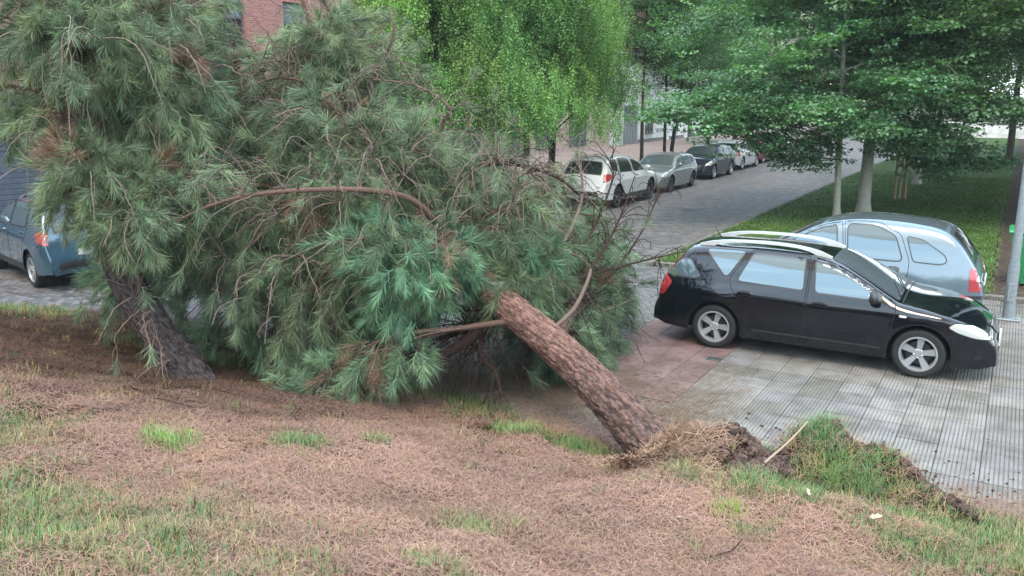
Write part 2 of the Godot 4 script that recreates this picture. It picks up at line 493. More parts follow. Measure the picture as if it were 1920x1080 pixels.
func paver_images() -> Array:
	var s := 1024                     # 3.2 m a side: herring rows of 20 x 10 cm blocks
	var im := Image.create(s, s, false, Image.FORMAT_RGB8)
	var hm := Image.create(s, s, false, Image.FORMAT_RGB8)
	im.fill(grey(0.30))
	hm.fill(grey(0.1))
	var r := RandomNumberGenerator.new()
	r.seed = 81
	for row in 32:
		for k in 16:
			var x := k * 64 + (32 if row % 2 else 0)
			var y := row * 32
			var t := r.randf_range(0.62, 0.95)
			var w := r.randf_range(-0.03, 0.03)
			var col := Color(t * (1.0 + w), t, t * (1.0 - w))
			for part in [[x + 2, mini(60, s - x - 2)], [0, x + 62 - s]]:
				if part[1] > 0:
					im.fill_rect(Rect2i(part[0], y + 2, part[1], 28), col)
					hm.fill_rect(Rect2i(part[0], y + 2, part[1], 28), grey(r.randf_range(0.7, 1.0)))
	return [ImageTexture.create_from_image(im), ImageTexture.create_from_image(hm)]

# strewn strokes: fallen needles seen from above, as colour and as relief
func strewn_images(s: int, count: int, length: float, width: int, dark: Color, light: Color, sd: int) -> Array:
	var im := Image.create(s, s, false, Image.FORMAT_RGB8)
	var hm := Image.create(s, s, false, Image.FORMAT_RGB8)
	im.fill(dark)
	hm.fill(grey(0.15))
	var r := RandomNumberGenerator.new()
	r.seed = sd
	for k in count:
		var p := Vector2(r.randf() * s, r.randf() * s)
		var a := r.randf() * TAU
		var bend := r.randf_range(-0.012, 0.012)
		var up := float(k) / count
		var t := pow(r.randf(), 0.8) * lerpf(0.5, 1.0, up)
		var col := dark.lerp(light, t)
		col = Color(col.r, col.g * r.randf_range(0.92, 1.06), col.b * r.randf_range(0.88, 1.08))
		var hc := grey(clampf(up * r.randf_range(0.6, 1.0), 0, 1))
		for q in int(length * r.randf_range(0.5, 1.0)):
			p += Vector2.from_angle(a)
			a += bend
			var x := posmod(int(p.x), s)
			var y := posmod(int(p.y), s)
			for w in width:
				im.set_pixel((x + w) % s, y, col)
				hm.set_pixel((x + w) % s, y, hc)
	return [ImageTexture.create_from_image(im), ImageTexture.create_from_image(hm)]

func make_materials() -> void:
	var lit := strewn_images(1024, 5200, 80.0, 2, Color(0.36, 0.33, 0.32), Color(1.0, 0.97, 0.94), 5)
	M.bank = tri_map(vmat(0.95, 0.2), lit[0], 1.7, lit[1], 2.5)
	M.blade = vmat(0.6, 0.35)
	M.blade.backlight_enabled = true
	M.blade.backlight = Color(0.35, 0.45, 0.2)
	M.litter = vmat(0.85, 0.2)
	M.needle = vmat(0.55, 0.4)
	M.needle.backlight_enabled = true
	M.needle.backlight = Color(0.3, 0.4, 0.25)
	M.leaf = vmat(0.5, 0.4)
	M.leaf.backlight_enabled = true
	M.leaf.backlight = Color(0.7, 0.9, 0.4)
	M.soil = vmat(0.95, 0.15)
	tri_map(M.soil, noise_tex(512, 0.05, [[0.0, grey(0.45)], [0.5, grey(0.8)], [1.0, grey(1.0)]], 31), 0.6, noise_tex(512, 0.04, [], 32), 2.0)
	var pv := paver_images()
	M.road = tri_map(vmat(0.62, 0.4), pv[0], 3.2, pv[1], 0.6)
	M.kerb = tri_map(vmat(0.85, 0.3), noise_tex(512, 0.03, [[0.0, grey(0.55)], [0.5, grey(0.85)], [1.0, grey(1.0)]], 9), 0.9)
	M.lawn = tri_map(vmat(0.9, 0.2), noise_tex(1024, 0.06, [[0.0, grey(0.45)], [0.5, grey(0.78)], [1.0, grey(1.0)]], 14), 2.6, noise_tex(512, 0.09, [], 15), 3.0)
	M.earth = tri_map(vmat(0.95, 0.2), noise_tex(512, 0.04, [[0.0, grey(0.5)], [0.5, grey(0.8)], [1.0, grey(1.0)]], 16), 3.1, noise_tex(512, 0.06, [], 17), 3.0)
	M.walk = tri_map(vmat(0.8, 0.3), noise_tex(512, 0.02, [[0.0, grey(0.7)], [1.0, grey(1.0)]], 18), 2.3)
	# worn, damp-stained concrete; the stains run on from slab to slab
	var worn := noise_tex(1024, 0.009, [[0.0, lin(0.50, 0.48, 0.45)], [0.33, lin(0.72, 0.70, 0.67)], [0.55, lin(0.88, 0.87, 0.86)], [0.75, lin(0.97, 0.97, 0.97)], [1.0, lin(1.0, 1.0, 1.0)]], 21)
	M.slab = []
	for k in 7:
		var t: float = [0.84, 0.92, 1.0, 1.06, 0.96, 1.12, 0.78][k]
		var m := mat(Color(0.186 * t, 0.175 * t, 0.165 * t * [1.0, 0.95, 1.02, 0.97, 1.05, 1.0, 0.93][k]), 0.68, 0.0, 0.35)
		tri_map(m, worn, 3.7)
		M.slab.append(m)
	M.red_slab = []
	for k in 4:
		var t: float = [0.88, 1.0, 1.1, 0.95][k]
		var m := mat(Color(0.172 * t, 0.112 * t, 0.113 * t), 0.7, 0.0, 0.35)
		tri_map(m, worn, 5.3)
		M.red_slab.append(m)
	M.sett = []
	for k in 6:
		var t: float = [0.75, 0.88, 1.0, 1.12, 0.95, 0.82][k]
		var m := mat(Color(0.145 * t, 0.147 * t, 0.143 * t * [1.0, 1.05, 0.95, 1.0, 1.03, 0.97][k]), 0.65, 0.0, 0.4)
		tri_map(m, worn, 0.9)
		M.sett.append(m)
	M.joint = mat(Color(0.10, 0.105, 0.085), 0.95)
	var bk := brick_images()
	M.brick = tri_map(mat(Color(1, 1, 1), 0.85, 0.0, 0.3), bk[0], 1.92, bk[1], 0.8)
	var plaster := noise_tex(512, 0.01, [[0.0, grey(0.82)], [0.6, grey(0.97)], [1.0, grey(1.0)]], 23)
	M.white_wall = tri_map(mat(Color(0.66, 0.66, 0.65), 0.85), plaster, 4.0)
	M.dark_wall = tri_map(mat(Color(0.16, 0.14, 0.15), 0.8), plaster, 3.0)
	M.pink_wall = tri_map(mat(Color(0.42, 0.30, 0.26), 0.85), plaster, 3.0)
	M.cream_wall = tri_map(mat(Color(0.55, 0.50, 0.40), 0.85), plaster, 3.0)
	M.shutter = tri_map(mat(Color(0.055, 0.07, 0.10), 0.5, 0.0, 0.5), plaster, 2.0)
	M.panel = mat(Color(0.075, 0.09, 0.12), 0.5)
	M.frame = mat(Color(0.05, 0.055, 0.06), 0.5)
	M.pane = mat(Color(0.02, 0.024, 0.028), 0.06, 0.0, 0.7)
	M.grey_door = tri_map(mat(Color(0.17, 0.19, 0.21), 0.45, 0.2), plaster, 1.0)
	M.galv = tri_map(mat(Color(0.25, 0.285, 0.305), 0.5, 0.25), noise_tex(256, 0.03, [[0.0, grey(0.8)], [1.0, grey(1.0)]], 25), 0.5)
	M.bin = tri_map(mat(Color(0.03, 0.26, 0.09), 0.45), noise_tex(256, 0.02, [[0.0, grey(0.75)], [1.0, grey(1.0)]], 26), 0.7)
	M.rubber = mat(Color(0.009, 0.009, 0.0095), 0.75)
	M.black_trim = mat(Color(0.02, 0.021, 0.023), 0.5)
	M.alloy = mat(Color(0.29, 0.30, 0.31), 0.35, 0.4)
	M.chrome = mat(Color(0.72, 0.74, 0.76), 0.18, 0.9)
	M.rail = mat(Color(0.38, 0.39, 0.39), 0.4, 0.2)
	M.glass = mat(Color(0.12, 0.165, 0.19), 0.03, 0.5, 1.0)
	M.sky_screen = mat(Color(0.14, 0.175, 0.19), 0.05, 0.55, 1.0)
	M.screen = mat(Color(0.06, 0.075, 0.08), 0.05, 0.15, 1.0)
	M.dark_glass = mat(Color(0.02, 0.022, 0.025), 0.06, 0.0, 0.9)
	M.red_lens = mat(Color(0.30, 0.012, 0.02), 0.12, 0.0, 0.6)
	M.red_lens.clearcoat_enabled = true
	M.clear_lens = mat(Color(0.42, 0.43, 0.41), 0.12, 0.1, 0.7)
	M.clear_lens.clearcoat_enabled = true
	M.white_lens = mat(Color(0.5, 0.5, 0.48), 0.2)
	M.plate = mat(Color(0.5, 0.5, 0.49), 0.4)
	M.dark_gap = mat(Color(0.006, 0.006, 0.007), 0.9)
	M.globe = mat(Color(0.36, 0.39, 0.41), 0.25, 0.0, 0.6)
	var bh := noise_tex(512, 0.022, [], 41, FastNoiseLite.TYPE_CELLULAR, 3)
	M.bark = tri_map(vmat(0.9, 0.2), noise_tex(512, 0.03, [[0.0, grey(0.55)], [0.5, grey(0.85)], [1.0, grey(1.0)]], 42), 0.5, bh, 1.2, false)
	M.limb = tri_map(vmat(0.9, 0.15), noise_tex(256, 0.05, [[0.0, grey(0.45)], [0.5, grey(0.85)], [1.0, grey(1.0)]], 45), 0.22, bh, 1.0, false)
	M.pale_bark = tri_map(mat(Color(0.34, 0.33, 0.28), 0.9), noise_tex(512, 0.02, [[0.0, lin(0.5, 0.5, 0.42)], [0.5, lin(0.85, 0.84, 0.8)], [1.0, lin(1, 1, 1)]], 43), 0.8, bh, 0.5)
	M.dark_bark = tri_map(mat(Color(0.085, 0.072, 0.062), 0.95), noise_tex(512, 0.03, [[0.0, grey(0.5)], [1.0, grey(1.0)]], 44), 0.5, bh, 2.5)
	M.stake = mat(Color(0.24, 0.17, 0.10), 0.9)
	M.stick = mat(Color(0.26, 0.195, 0.145), 0.85)
	M.pale_leaf = mat(Color(0.28, 0.26, 0.18), 0.7)

func paint(col: Color, flake := 0.0, gloss := 0.0) -> StandardMaterial3D:
	var m := mat(col, 0.32 if flake > 0.0 else 0.6, flake, 0.3 if flake > 0.0 else 0.0)
	if gloss > 0.0:
		m.roughness = 0.08
		m.metallic_specular = gloss
	m.clearcoat_enabled = true
	m.clearcoat = 1.0
	m.clearcoat_roughness = 0.04
	return m

# ---------------------------------------------------------------- ground, road, lawn, bank
func sheet(called: String, u0: float, u1: float, v0: float, v1: float, y: float, step: float, base: Color, vary: float, m: Material, label: String, sd: float) -> MeshInstance3D:
	var mb := MB.new()
	var nu := maxi(1, int((u1 - u0) / step))
	var nv := maxi(1, int((v1 - v0) / step))
	for a in nu + 1:
		for b in nv + 1:
			var u := lerpf(u0, u1, float(a) / nu)
			var v := lerpf(v0, v1, float(b) / nv)
			var k := 1.0 + vary * fn2.get_noise_2d(u * 5.0 + sd, v * 5.0 - sd) + vary * 0.6 * fn2.get_noise_2d(u * 22.0 + sd, v * 22.0)
			mb.vert(Vector3(u, y, -v), Vector3.UP, tint(base, k, 0.05 * fn2.get_noise_2d(u * 7.0, v * 7.0 + sd)))
	for a in nu:
		for b in nv:
			var q := a * (nv + 1) + b
			mb.quad(q, q + 1, q + nv + 2, q + nv + 1)
	var o := obj(called, mb, m)
	tag(o, label, "", "", "structure")
	return o

func make_setting() -> void:
	sheet("ground", -260, 260, -60, 420, -0.09, 20.0, Color(0.10, 0.085, 0.06), 0.2, M.earth, "bare earth under and around the streets", 3.0)
	sheet("road", -80, -3.2, 5.0, 17.0, 0.0, 0.5, Color(0.185, 0.177, 0.18), 0.22, M.road, "grey block paved crossing road behind the fallen pine", 11.0)
	sheet("road", -13.6, -6.62, 17.0, 150.0, 0.0, 0.7, Color(0.195, 0.18, 0.185), 0.18, M.road, "greyish pink block paved street running away past the parked cars", 12.0)
	sheet("pavement_bed", -3.2, 30.0, 5.0, 17.0, -0.02, 1.0, Color(0.13, 0.125, 0.12), 0.2, M.walk, "mortar bed under the ribbed paving slabs", 21.0)
	sheet("pavement", 0.9, 30.0, 5.0, 40.0, 0.0, 1.0, Color(0.22, 0.21, 0.20), 0.2, M.walk, "plain grey pavement at the right edge of the lawn", 22.0)
	sheet("pavement", -26.0, -16.4, 17.0, 150.0, 0.11, 1.0, Color(0.28, 0.225, 0.21), 0.15, M.walk, "brownish pink pavement along the building fronts", 23.0)
	sheet("pavement", -26.0, -13.7, 14.0, 17.0, 0.11, 1.0, Color(0.34, 0.31, 0.30), 0.15, M.walk, "pavement corner in front of the blue shutter", 24.0)
	sheet("lawn", -6.5, -0.25, 17.1, 150.0, 0.10, 0.6, Color(0.09, 0.15, 0.055), 0.35, M.lawn, "mown green lawn under the young street trees", 31.0)
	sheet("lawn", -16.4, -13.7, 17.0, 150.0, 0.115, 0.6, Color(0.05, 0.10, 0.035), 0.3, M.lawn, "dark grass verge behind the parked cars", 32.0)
	sheet("dirt_path", -0.25, 0.9, 17.0, 120.0, 0.07, 0.6, Color(0.10, 0.075, 0.06), 0.25, M.earth, "dark bare dirt path along the right edge of the lawn", 33.0)
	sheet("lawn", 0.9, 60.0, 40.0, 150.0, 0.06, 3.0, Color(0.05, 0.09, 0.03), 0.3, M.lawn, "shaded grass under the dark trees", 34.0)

	# kerb stones one metre long
	var kerb := thing("kerb", "row of worn kerb stones between street and lawn", "", Vector3.ZERO)
	tag(kerb, "", "", "", "structure")
	var shapes: Array = []
	for k in 3:
		var mb := MB.new()
		var t: float = [0.85, 1.0, 0.7][k]
		mb.box(Vector3.ZERO, Vector3(0.13, 0.26, 0.985), 0.018, Basis(), Color(0.22 * t, 0.21 * t, 0.185 * t))
		shapes.append(mb.mesh())
	for k in 60:
		var o := obj("kerb_stone", shapes[rng.randi() % 3], M.kerb, kerb)
		o.position = Vector3(-6.56 + rf(-0.012, 0.012), -0.02 + rf(-0.008, 0.008), -(17.4 + k))
		o.rotation.y = rf(-0.012, 0.012)
	for k in 7:
		var o := obj("kerb_stone", shapes[rng.randi() % 3], M.kerb, kerb)
		o.position = Vector3(-5.95 + k, -0.02, -17.02)
		o.rotation.y = PI / 2 + rf(-0.01, 0.01)
	var far := MB.new()
	far.box(Vector3(-6.56, -0.02, -113.0), Vector3(0.13, 0.26, 71.0), 0.015, Basis(), Color(0.2, 0.19, 0.17))
	obj("kerb_run", far, M.kerb, kerb)
	var kb := MB.new()
	kb.box(Vector3(-13.66, 0.0, -82.0), Vector3(0.12, 0.24, 136.0), 0.015, Basis(), Color(0.26, 0.25, 0.23))
	kb.box(Vector3(-20.0, 0.0, -13.95), Vector3(12.6, 0.24, 0.12), 0.015, Basis(), Color(0.26, 0.25, 0.23))
	tag(obj("kerb", kb, M.kerb), "straight grey kerb behind the row of parked cars", "", "", "structure")

	sheet("bank_top", -60, 60, -70, -2.95, 2.55, 6.0, Color(0.12, 0.13, 0.07), 0.3, M.lawn, "flat grassy top of the bank behind the viewpoint", 41.0)
	# the bank: one fine sheet, coloured by what lies on it
	var mb := MB.new()
	var u0 := -24.0
	var u1 := 7.0
	var v0 := -3.0
	var v1 := 9.6
	var du := 0.1
	var nu := int((u1 - u0) / du)
	var nv := int((v1 - v0) / du)
	var straw := Color(0.31, 0.195, 0.155)
	var dull := Color(0.125, 0.082, 0.07)
	var green := Color(0.075, 0.125, 0.04)
	var dirt := Color(0.10, 0.066, 0.056)
	for a in nu + 1:
		for b in nv + 1:
			var u := u0 + a * du
			var v := v0 + b * du
			var k := 0.55 + 0.5 * fn2.get_noise_2d(u * 6.0 + 20.0, v * 11.0) + 0.35 * fn2.get_noise_2d(u * 30.0, v * 30.0)
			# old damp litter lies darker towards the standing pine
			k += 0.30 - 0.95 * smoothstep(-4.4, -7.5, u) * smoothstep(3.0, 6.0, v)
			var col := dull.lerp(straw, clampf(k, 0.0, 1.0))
			col = col.lerp(green, grassy(u, v) * 0.8)
			col = col.lerp(dirt, soily(u, v))
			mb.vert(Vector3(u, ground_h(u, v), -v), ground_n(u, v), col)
	for a in nu:
		for b in nv:
			var q := a * (nv + 1) + b
			mb.quad(q, q + 1, q + nv + 2, q + nv + 1)
	tag(obj("bank", mb, M.bank), "sloping bank under fallen pine needles with patches of grass", "", "", "structure")

# ---------------------------------------------------------------- paving pieces
func slab_mesh(w: float, ribs: int) -> ArrayMesh:
	var mb := MB.new()
	var h := w * 0.5
	var top := 0.02
	var low := 0.010
	if ribs > 0:
		var p := w / ribs
		for k in ribs:
			var x := -h + k * p
			var a := x + p * 0.20
			var b := x + p * 0.80
			mb.fquad(Vector3(x, low, -h), Vector3(a, top, -h), Vector3(a, top, h), Vector3(x, low, h), Vector3(-1, 1, 0))
			mb.fquad(Vector3(a, top, -h), Vector3(b, top, -h), Vector3(b, top, h), Vector3(a, top, h), Vector3.UP)
			mb.fquad(Vector3(b, top, -h), Vector3(x + p, low, -h), Vector3(x + p, low, h), Vector3(b, top, h), Vector3(1, 1, 0))
	else:
		mb.box(Vector3(0, 0.0, 0), Vector3(w, 0.04, w), 0.004)
		return mb.mesh()
	for s in [-1.0, 1.0]:
		mb.fquad(Vector3(-h, -0.02, h * s), Vector3(h, -0.02, h * s), Vector3(h, top - 0.002, h * s), Vector3(-h, top - 0.002, h * s), Vector3(0, 0, s))
		mb.fquad(Vector3(h * s, -0.02, -h), Vector3(h * s, -0.02, h), Vector3(h * s, low, h), Vector3(h * s, low, -h), Vector3(s, 0, 0))
	return mb.mesh()

func make_paving() -> void:
	var ribbed := thing("ribbed_pavement", "grey ribbed concrete paving slabs under the black estate car", "", Vector3.ZERO)
	tag(ribbed, "", "", "", "structure")
	var rm := slab_mesh(0.395, 10)
	var count := 0
	var rest: Array = []
	for b in 23:
		var v := 8.0 + 0.2 + b * 0.4 - 0.25
		for a in range(-12, 22):
			var u := -3.2 + 0.2 + a * 0.4
			if a < 0 and v > 9.1:
				continue
			var t := Transform3D(Basis.from_euler(Vector3(rf(-0.004, 0.004), rf(-0.004, 0.004), rf(-0.004, 0.004))), Vector3(u, rf(-0.003, 0.002), -v))
			if u > 1.1 or v < edge_v(u) - 0.3 or v > 16.9:
				if u < 5.4 and v < 17.0:
					rest.append(t)
				continue
			var o := obj("paving_slab", rm, M.slab[rng.randi() % 7], ribbed)
			o.transform = t
			count += 1
	var cols: Array = []
	for t in rest:
		cols.append(Color.WHITE)
	stuff("paving_slab_rest", rm, M.slab[2], rest, cols, ribbed)
	var red := thing("red_pavement", "strip of dusty red paving slabs beside the rear of the black estate car", "", Vector3.ZERO)
	tag(red, "", "", "", "structure")
	var fm := slab_mesh(0.395, 0)
	for b in 13:
		for a in 4:
			var o := obj("paving_slab", fm, M.red_slab[rng.randi() % 4], red)
			o.position = Vector3(-3.4 - a * 0.4, rf(-0.002, 0.002), -(9.35 + b * 0.4))
			o.rotation.y = rf(-0.006, 0.006)
	# small uneven setts with dark joints in the crossing
	var setts := thing("sett_paving", "small grey stone setts between the fallen crown and the estate car", "", Vector3.ZERO)
	tag(setts, "", "", "", "structure")
	var bed := MB.new()
	bed.box(Vector3(-6.5, -0.012, -11.9), Vector3(3.36, 0.04, 5.4), 0.0)
	obj("joint_bed", bed, M.joint, setts)
	var sm: Array = []
	for k in 4:
		var mb := MB.new()
		mb.box(Vector3.ZERO, Vector3(0.128 + 0.006 * k, 0.05, 0.098 + 0.004 * (k % 2)), 0.014)
		sm.append(mb.mesh())
	var more: Array = []
	var mcol: Array = []
	for b in 48:
		for a in 23:
			var u := -4.93 - a * 0.142 + (0.071 if b % 2 else 0.0) + rf(-0.005, 0.005)
			var v := 9.34 + b * 0.11 + rf(-0.004, 0.004)
			if u < -8.1:
				continue
			var t := Transform3D(Basis.from_euler(Vector3(rf(-0.03, 0.03), rf(-0.05, 0.05), rf(-0.03, 0.03))), Vector3(u, rf(-0.006, 0.004), -v))
			if u > -6.2 and b < 40 and count < 560 and (a + b) > 2:
				var o := obj("sett", sm[rng.randi() % 4], M.sett[rng.randi() % 6], setts)
				o.transform = t
				count += 1
			else:
				more.append(t); mcol.append(Color.WHITE)
	stuff("sett_rest", sm[1], M.sett[1], more, mcol, setts)

# ---------------------------------------------------------------- buildings
func slab_part(called: String, m: Material, parent: Node, u0: float, u1: float, v0: float, v1: float, y0: float, y1: float, bev := 0.0) -> MeshInstance3D:
	var mb := MB.new()
	mb.box(Vector3((u0 + u1) * 0.5, (y0 + y1) * 0.5, -(v0 + v1) * 0.5), Vector3(u1 - u0, y1 - y0, v1 - v0), bev)
	return obj(called, mb, m, parent)

func make_window(parent: Node, u: float, v0: float, v1: float, y0: float, y1: float, box_h: float) -> void:
	var fr := MB.new()
	for e in [[v0, v0 + 0.06, y0, y1], [v1 - 0.06, v1, y0, y1], [v0 + 0.06, v1 - 0.06, y0, y0 + 0.06], [v0 + 0.06, v1 - 0.06, y1 - box_h - 0.06, y1 - box_h], [(v0 + v1) * 0.5 - 0.03, (v0 + v1) * 0.5 + 0.03, y0 + 0.06, y1 - box_h - 0.06]]:
		fr.box(Vector3(u, (e[2] + e[3]) * 0.5, -(e[0] + e[1]) * 0.5), Vector3(0.08, e[3] - e[2], e[1] - e[0]), 0.006)
	var w := obj("window", fr, M.frame, parent)
	for s in 2:
		var a := v0 + 0.06 if s == 0 else (v0 + v1) * 0.5 + 0.03
		var b := (v0 + v1) * 0.5 - 0.03 if s == 0 else v1 - 0.06
		slab_part("pane", M.pane, w, u - 0.02, u - 0.005, a, b, y0 + 0.06, y1 - box_h - 0.06)
	if box_h > 0.0:
		slab_part("shutter_panel", M.panel, w, u - 0.06, u + 0.05, v0, v1, y1 - box_h, y1, 0.01)
	slab_part("sill", M.frame, w, u - 0.02, u + 0.16, v0 - 0.04, v1 + 0.04, y0 - 0.06, y0 - 0.004, 0.008)

func make_buildings() -> void:
	var b := thing("brick_building", "red brick apartment building with dark windows behind the pines", "building")
	slab_part("wall", M.dark_wall, b, -38.0, -26.35, -8.0, 57.4, 0.0, 15.0)
	slab_part("plinth", M.pink_wall, b, -26.35, -26.0, 20.6, 57.4, 0.0, 3.6)
	for k in 7:
		slab_part("shop_front", M.frame, b, -26.0, -25.96, 24.0 + k * 4.6, 26.6 + k * 4.6, 0.35, 2.7, 0.01)
	for k in 3:
		var y := 3.6 + k * 3.7
		slab_part("brick_band", M.brick, b, -26.35, -26.02, -8.0, 57.4, y, y + 1.3)
		for p in 18:
			var v := -4.3 + p * 3.55
			if v < 57.0:
				slab_part("brick_pier", M.brick, b, -26.35, -26.0, v, v + 2.0, y + 1.303, y + 3.7)
				if v + 3.5 > 8.0 and v < 45.0 and k < 2:
					make_window(b, -26.2, v + 2.003, v + 3.547, y + 1.36, y + 3.68, 0.78)
	slab_part("entrance_pillar", M.dark_wall, b, -26.35, -25.9, 15.9, 16.6, 0.0, 3.58)
	var sh := slab_part("garage_shutter", M.shutter, b, -26.3, -26.12, 9.0, 15.9, 0.1, 2.75)
	for k in 16:
		var y := 0.2 + k * 0.16
		slab_part("shutter_slat", M.shutter, sh, -26.12, -26.095, 9.02, 15.88, y, y + 0.145, 0.01)
	slab_part("shutter_lintel", M.panel, b, -26.3, -26.0, 9.0, 15.9, 2.753, 3.58, 0.01)

	var w := thing("white_building", "long white rendered building beyond the parked cars with grey gate", "building")
	slab_part("wall", M.white_wall, w, -38.0, -26.0, 58.0, 84.0, 0.0, 6.6)
	slab_part("corner_pier", M.pink_wall, w, -26.5, -25.9, 56.6, 57.98, 0.0, 6.8, 0.02)
	slab_part("base_course", M.dark_wall, w, -26.0, -25.95, 63.6, 84.0, 0.11, 0.38)
	var g := slab_part("gate", M.grey_door, w, -26.0, -25.93, 60.7, 63.3, 0.12, 3.0)
	for k in 5:
		slab_part("gate_rail", M.grey_door, g, -25.93, -25.90, 60.76 + k * 0.51, 61.2 + k * 0.51, 0.2, 2.3, 0.01)
	slab_part("gate_vent", M.frame, g, -25.93, -25.91, 60.8, 63.2, 2.4, 2.95)
	for q in [[65.0, 66.6, 0.8, 2.1], [71.6, 72.6, 0.8, 2.5], [75.2, 76.2, 0.4, 2.6], [79.0, 80.2, 0.9, 2.2]]:
		make_window(w, -25.97, q[0], q[1], q[2], q[3], 0.0)
	for v in [69.4, 74.0, 78.0]:
		slab_part("pilaster", M.white_wall, w, -26.0, -25.75, v, v + 0.5, 0.12, 6.2, 0.02)
	slab_part("upper_storey", M.brick, w, -37.0, -26.4, 58.0, 84.0, 6.6, 14.0)
	slab_part("cornice", M.white_wall, w, -26.4, -25.7, 58.0, 84.0, 6.6, 6.85, 0.03)

	var f := thing("cream_building", "cream apartment block closing the far end of the street", "building")
	slab_part("wall", M.cream_wall, f, -60.0, -14.0, 118.0, 130.0, 0.0, 22.0)
	for k in 6:
		for a in 9:
			var mb := MB.new()
			mb.box(Vector3(-19.0 - a * 4.4, 2.4 + k * 3.2, -117.95), Vector3(1.6, 1.5, 0.1), 0.02)
			obj("window", mb, M.pane, f)
	var lw := thing("white_wall", "low white wall far off beyond the lawn, under the dark trees", "wall")
	slab_part("panel", M.white_wall, lw, -6.0, 9.0, 88.0, 88.4, 0.0, 1.35, 0.02)
	slab_part("coping", M.white_wall, lw, -6.0, 9.0, 87.95, 88.45, 1.35, 1.45, 0.02)

# ---------------------------------------------------------------- small plant meshes
func blade_tuft(count: int, tall: float, spread: float, width: float, sd: int) -> ArrayMesh:
	var r := RandomNumberGenerator.new()
	r.seed = sd
	var mb := MB.new()
	for k in count:
		var a := r.randf() * TAU
		var out := Vector3(cos(a), 0, sin(a))
		var p := Vector3(r.randf_range(-1, 1), 0, r.randf_range(-1, 1)) * spread * 0.5
		var h := tall * r.randf_range(0.5, 1.1)
		var lean := r.randf_range(0.15, 0.95)
		var side := Vector3(-out.z, 0, out.x) * width * 0.5
		var t := r.randf_range(0.7, 1.25)
		var col := Color(t * r.randf_range(0.85, 1.3), t, t * r.randf_range(0.7, 1.0))
		var nn := (Vector3.UP * 0.7 - out * 0.2 + side.normalized() * r.randf_range(-0.4, 0.4)).normalized()
		var last: Array[int] = []
		for s in 4:
			var f := s / 3.0
			var q := p + out * lean * h * f * f * 0.9 + Vector3.UP * h * (f - 0.35 * lean * f * f) - Vector3.UP * 0.02
			var w := side * (1.0 - f * 0.92)
			var now: Array[int] = [mb.vert(q - w, nn, col), mb.vert(q + w, nn, col)]
			if s > 0:
				mb.quad(last[0], last[1], now[1], now[0])
			last = now
	return mb.mesh()

func litter_patch(count: int, radius: float, length: float, width: float, sd: int) -> ArrayMesh:
	var r := RandomNumberGenerator.new()
	r.seed = sd
	var mb := MB.new()
	for k in count:
		var a := r.randf() * TAU
		var rad := radius * sqrt(r.randf())
		var b := r.randf() * TAU
		var p := Vector3(cos(b) * rad, r.randf_range(0.0, 0.03), sin(b) * rad)
		var l := length * r.randf_range(0.5, 1.15)
		var d := Vector3(cos(a), r.randf_range(-0.12, 0.2), sin(a)).normalized()
		var side := Vector3(-d.z, 0, d.x).normalized() * width * 0.5
		var arch := Vector3.UP * r.randf_range(0.0, 0.02) + side.normalized() * r.randf_range(-0.02, 0.02)
		var t := r.randf_range(0.62, 1.12)
		var col := Color(t, t * r.randf_range(0.88, 1.03), t * r.randf_range(0.78, 1.05))
		var ids: Array[int] = []
		for s in 3:
			var f := s * 0.5
			var q := p + d * l * (f - 0.5) + arch * (1.0 - (f * 2.0 - 1.0) ** 2)
			ids.append(mb.vert(q - side, Vector3.UP, col)); ids.append(mb.vert(q + side, Vector3.UP, col))
		mb.quad(ids[0], ids[1], ids[3], ids[2])
		mb.quad(ids[2], ids[3], ids[5], ids[4])
	return mb.mesh()

# a shoot with needles swept towards its tip
func needle_tuft(count: int, stem: float, length: float, width: float, open0: float, open1: float, sd: int) -> ArrayMesh:
	var r := RandomNumberGenerator.new()
	r.seed = sd
	var mb := MB.new()
	mb.tube(PackedVector3Array([Vector3.ZERO, Vector3(0, stem * 0.5, 0), Vector3(0, stem, 0)]), PackedFloat32Array([0.005, 0.004, 0.003]), 4, Color(1.6, 0.9, 0.9))
	for k in count:
		var f := pow(r.randf(), 0.7)
		var a := r.randf() * TAU
		var out := Vector3(cos(a), 0, sin(a))
		var th := lerpf(open1, open0, f) * r.randf_range(0.35, 1.6)
		var d := out * sin(th) + Vector3.UP * cos(th)
		var l := length * r.randf_range(0.5, 1.15)
		var p := Vector3(0, stem * f, 0)
		var mid := p + d * l * 0.5
		var tip := mid + (d + out * r.randf_range(-0.1, 0.35) - Vector3.UP * r.randf_range(-0.1, 0.25)).normalized() * l * 0.5
		var side := d.cross(rd(r)).normalized() * width * 0.5
		var t := r.randf_range(0.65, 1.3)
		var col := Color(t * r.randf_range(0.85, 1.15), t, t * r.randf_range(0.85, 1.15))
		if r.randf() < 0.07:
			col = Color(1.5, 0.95, 0.9) * t
		var nn := (side.cross(d).normalized() * 0.6 + out * 0.5).normalized()
		var i0 := mb.vert(p - side * 0.7, nn, col)
		var i1 := mb.vert(p + side * 0.7, nn, col)
		var i2 := mb.vert(mid + side, nn, col)
		var i3 := mb.vert(mid - side, nn, col)
		var i4 := mb.vert(tip, nn, col)
		mb.quad(i0, i1, i2, i3)
		mb.tri(i3, i2, i4)
	return mb.mesh()

func rd(r: RandomNumberGenerator) -> Vector3:
	return Vector3(r.randf_range(-1, 1), r.randf_range(-1, 1), r.randf_range(-1, 1)).normalized()

